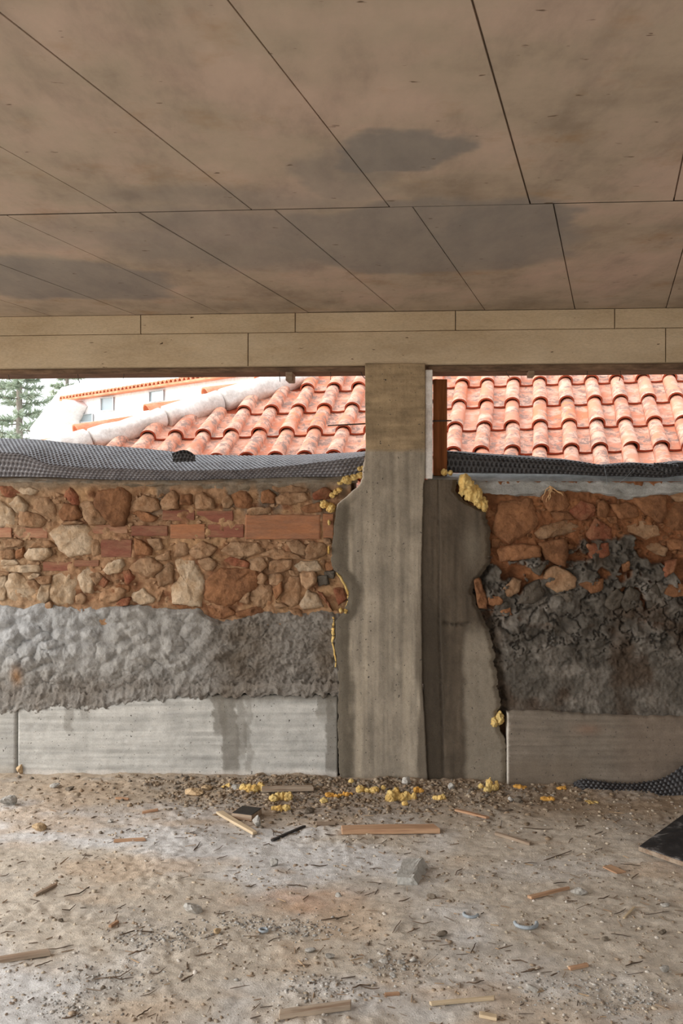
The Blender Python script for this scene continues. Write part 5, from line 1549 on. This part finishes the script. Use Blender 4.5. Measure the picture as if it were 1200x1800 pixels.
# ---- twigs
TW = """478,1462 500,1470|160,1440 172,1436|330,1466 352,1466|270,1487 280,1480|190,1484 200,1480|340,1497 352,1482|375,1498 392,1488|145,1513 152,1500|0,1542 16,1538|112,1578 140,1572 158,1562|108,1600 134,1594
0,1644 26,1642|85,1670 128,1664|60,1702 92,1691|164,1721 210,1719 232,1708|192,1720 234,1721|210,1646 236,1637 272,1640|224,1680 255,1672|375,1670 402,1659|344,1681 374,1678|318,1726 340,1715|320,1728 326,1720|246,1754 274,1742
275,1798 278,1784|108,1794 142,1784|405,1740 438,1734|442,1780 458,1764|520,1697 546,1700|470,1658 492,1650|266,1711 290,1704|150,1694 152,1708|328,1695 328,1708|240,1790 266,1774|348,1581 372,1582|380,1610 404,1604
716,1640 738,1634|700,1587 722,1580|755,1584 788,1582|724,1623 762,1624|690,1642 704,1620|826,1678 836,1660|876,1672 900,1664|916,1712 946,1706|968,1718 980,1712|898,1690 928,1694|1012,1602 1042,1588|990,1586 1014,1584
1078,1610 1100,1600|1134,1610 1176,1604|1050,1584 1070,1576|956,1515 1004,1497|960,1512 1002,1504|918,1456 972,1460|1000,1484 1006,1476|725,1482 748,1482|650,1529 672,1530|645,1554 670,1555|1090,1520 1126,1524|1110,1557 1130,1565
920,1520 944,1519|972,1555 996,1554|1110,1548 1122,1538|546,1523 576,1522|570,1469 590,1468|505,1558 540,1560|462,1487 478,1488|1010,1454 1028,1453|870,1424 902,1424|630,1736 668,1740|620,1738 650,1734|800,1540 812,1528|480,1470 476,1458
590,1618 612,1612|565,1618 600,1616|640,1576 660,1570|1074,1644 1110,1648|380,1512 400,1506|205,1600 222,1592|30,1520 46,1516|430,1560 450,1556|1100,1700 1130,1692|820,1730 850,1726"""
rt = random.Random(9)
TWIGS = []
for item in TW.replace('\n', '|').split('|'):
    pp = [tuple(float(c) for c in p.split(',')) for p in item.split()]
    if len(pp) == 2:
        mid = ((pp[0][0] + pp[1][0]) / 2 + rt.uniform(-3, 3), (pp[0][1] + pp[1][1]) / 2 + rt.uniform(-2, 2))
        pp = [pp[0], mid, pp[1]]
    q = [floor_at(*p) + np.array((0, 0, 0.003 + rt.uniform(0, 0.004))) for p in pp]
    r = rt.uniform(0.0012, 0.0028)
    xs = np.linspace(0, len(q) - 1, 7)
    pts = [np.array([np.interp(s, range(len(q)), [c[d] for c in q]) for d in range(3)]) for s in xs]
    pts = [p + np.array((rt.uniform(-1, 1), rt.uniform(-1, 1), 0.4 * rt.random())) * 0.0022 for p in pts]
    for p in pts: p[2] = max(p[2], float(floor_h(p[0], p[1])) + 0.001)
    c = pts[0].copy()
    o = lump_tube('twig', [p - c for p in pts], [r * f for f in (0.8, 1, 1.05, 1, 0.95, 0.8, 0.5)], M['twig'], None, 5, 0.15, rt.random() * 9)
    o.location = c
    tag(o, None, 'twig', 'dark twigs scattered over the floor')
    TWIGS.append((o, ((pp[0][0] + pp[-1][0]) / 2, (pp[0][1] + pp[-1][1]) / 2)))
# each twig is told by the thing it lies nearest to
MARKS = [((724, 1535), 'large concrete chunk'), ((684, 1460), 'long orange brown plank'), ((1165, 1490), 'black formwork board'), ((428, 1433), 'dark topped block'),
         ((415, 1450), 'pale pointed stake'), ((463, 1637), 'closed grey blue ring'), ((924, 1630), 'larger half ring'), ((827, 1608), 'smaller pale blue arc'), ((337, 1600), 'grey concrete flake'),
         ((65, 1456), 'tan angular stone'), ((40, 1685), 'plank at the left edge'), ((554, 1780), 'plank at the bottom edge'), ((812, 1762), 'straight pale stick'), ((965, 1572), 'orange brown splinter'),
         ((900, 1477), 'weathered grey stick'), ((828, 1433), 'thin pinkish stick'), ((80, 1566), 'grey wood sliver'), ((706, 1690), 'pale shard cluster'), ((1170, 1706), 'rounded grey pebble'), ((506, 1467), 'dark slanted strip'),
         ((1080, 1530), 'flat pinkish wood chip'), ((580, 1684), 'pale stone on the lower middle floor'), ((228, 1478), 'curled bark piece'), ((481, 1518), 'small grey stone'), ((200, 1626), 'small brown wood stub'), ((1104, 1606), 'thin pale sliver')]
by = {}
for o, c in TWIGS:
    k = min(range(len(MARKS)), key=lambda q: math.hypot(c[0] - MARKS[q][0][0], 2.0 * (c[1] - MARKS[q][0][1])))
    dx = c[0] - MARKS[k][0][0]; dy = 2.0 * (c[1] - MARKS[k][0][1])
    side_ = ('right of' if dx > 0 else 'left of') if abs(dx) > abs(dy) else ('in front of' if dy > 0 else 'behind')
    by.setdefault((k, side_), []).append((math.hypot(dx, dy), o))
RANK = ['nearest to it', 'second nearest to it', 'third nearest to it', 'fourth nearest to it', 'fifth nearest to it', 'sixth nearest to it', 'seventh nearest to it']
for (k, side_), lst in by.items():
    lst.sort(key=lambda q: q[0])
    for n_, (d_, o) in enumerate(lst):
        o['label'] = 'thin dark twig ' + side_ + ' the ' + MARKS[k][1] + (', ' + RANK[n_] if len(lst) > 1 else '')

# ---- gravel and crumbs nobody could count
def gravel(name, count, place, smin, smax, cols, label, seed):
    r_ = np.random.RandomState(seed)
    t = bmesh.new(); bmesh.ops.create_icosphere(t, subdivisions=1, radius=1.0)
    tv = np.array([v.co[:] for v in t.verts]); tf = np.array([[v.index for v in f.verts] for f in t.faces]); t.free()
    XY = place(r_, count)
    n = len(XY)
    s = smin + (smax - smin) * r_.rand(n) ** 2.5
    V = tv[None] * (1 + r_.uniform(-0.45, 0.45, (n, len(tv), 1)))
    V = V * np.stack([s * r_.uniform(0.7, 1.5, n), s * r_.uniform(0.7, 1.3, n), s * r_.uniform(0.4, 0.9, n)], -1)[:, None]
    th = r_.uniform(0, 6.28, n); c, sn = np.cos(th)[:, None], np.sin(th)[:, None]
    X = V[..., 0] * c - V[..., 1] * sn; Y = V[..., 0] * sn + V[..., 1] * c
    Z = V[..., 2] + (floor_h(XY[:, 0], XY[:, 1]) + s * 0.1)[:, None]
    V = np.stack([X + XY[:, :1], Y + XY[:, 1:], Z], -1).reshape(-1, 3)
    Fs = (tf[None] + (np.arange(n) * len(tv))[:, None, None]).reshape(-1, 3)
    me = bpy.data.meshes.new(name)
    me.vertices.add(len(V)); me.vertices.foreach_set('co', V.astype(np.float32).ravel())
    me.loops.add(Fs.size); me.loops.foreach_set('vertex_index', Fs.astype(np.int32).ravel())
    me.polygons.add(len(Fs)); me.polygons.foreach_set('loop_start', np.arange(0, Fs.size, 3, dtype=np.int32)); me.polygons.foreach_set('loop_total', np.full(len(Fs), 3, dtype=np.int32))
    me.update(calc_edges=True)
    cc = np.array(cols)[r_.randint(0, len(cols), n)] * r_.uniform(0.75, 1.15, (n, 1))
    set_col(me, np.repeat(cc, len(tv), 0))
    o = link(name, me, M['gravel'])
    tag(o, label, 'gravel', None, 'stuff')
def everywhere(r_, n):
    y = 2.6 + (5.45 - 2.6) * r_.rand(n); x = r_.uniform(-0.42, 0.42, n) * y
    keep = fbm(x / 0.35, y / 0.25, 3, 501) > r_.uniform(-0.7, 0.5, n)
    return np.stack([x, y], -1)[keep]
def bank(r_, n):
    u = r_.normal(-0.05, 0.75, n); v = -np.abs(r_.normal(0.0, 0.28, n)) - 0.065
    k = (np.abs(u) < 1.95) & ((u > -0.9) | (r_.rand(n) < 0.5))
    q = W0[None] + UV[None] * u[:, None] + NV[None] * v[:, None]
    return q[k][:, :2]
def patches(r_, n):
    cen = [(270, 1655, 70, 14), (300, 1650, 90, 20), (530, 1632, 60, 12), (420, 1625, 50, 10), (120, 1770, 70, 20), (1000, 1740, 90, 24), (700, 1700, 70, 20), (560, 1740, 80, 26), (1120, 1760, 60, 20), (200, 1720, 90, 20)]
    out = []
    for k in range(n):
        cx, cy, sx, sy = cen[r_.randint(len(cen))]
        q = G(r_.normal(cx, sx * 0.6), min(1830, r_.normal(cy, sy * 0.7)), 0)
        out.append(q[:2])
    return np.array(out)
gv = [srgb(164, 152, 136), srgb(186, 172, 152), srgb(156, 138, 118), srgb(190, 182, 172), srgb(142, 126, 110)]
gravel('gravel', 9000, everywhere, 0.0022, 0.009, gv, 'fine gravel and crumbs scattered over the whole floor', 1)
gravel('rubble_crumbs', 5200, bank, 0.0025, 0.015, [srgb(132, 114, 94), srgb(148, 128, 106), srgb(120, 110, 98), srgb(160, 144, 124)], 'dark earth and mortar crumbs heaped along the foot of the wall', 2)
gravel('grey_chippings', 1800, patches, 0.002, 0.007, [srgb(164, 162, 158), srgb(184, 180, 174), srgb(148, 144, 138)], 'patches of grey stone chippings on the lower floor', 3)

# ---- splinters and chaff trodden into the dust
def litter(name, n, label, seed):
    r_ = np.random.RandomState(seed)
    Y = 2.65 + 2.8 * r_.rand(n); X = r_.uniform(-0.40, 0.40, n) * Y
    Z = floor_h(X, Y)
    th = r_.uniform(-1.0, 2.1, n); Ln = r_.uniform(0.006, 0.035, n) * r_.rand(n) + 0.006; wd = r_.uniform(0.0008, 0.0022, n)
    d = np.stack([np.cos(th), np.sin(th), r_.uniform(-0.08, 0.08, n)], -1) * Ln[:, None]
    p = np.stack([-np.sin(th), np.cos(th), 0 * th], -1) * wd[:, None]
    c = np.stack([X, Y, Z + 0.002], -1); up = np.array((0, 0, 1)) * wd[:, None] * 1.6
    V = np.stack([c - d - p, c - d + p, c - d + up, c + d * r_.uniform(0.7, 1, (n, 1)) - p, c + d + p, c + d + up], 1).reshape(-1, 3)
    b = np.arange(n)[:, None] * 6
    T = np.concatenate([b + np.array(q) for q in ((0, 1, 2), (3, 5, 4), (0, 3, 4), (0, 4, 1), (1, 4, 5), (1, 5, 2), (2, 5, 3), (2, 3, 0))])
    me = mesh_of(name, V, T)
    cc = np.array([srgb(112, 96, 80), srgb(136, 114, 92), srgb(160, 136, 108), srgb(96, 84, 74)])[r_.randint(0, 4, n)]
    set_col(me, np.repeat(cc, 6, 0))
    tag(link(name, me, M['gravel']), label, 'litter', None, 'stuff')
litter('splinter_litter', 650, 'tiny wood splinters and chaff trodden into the floor dust', 5)
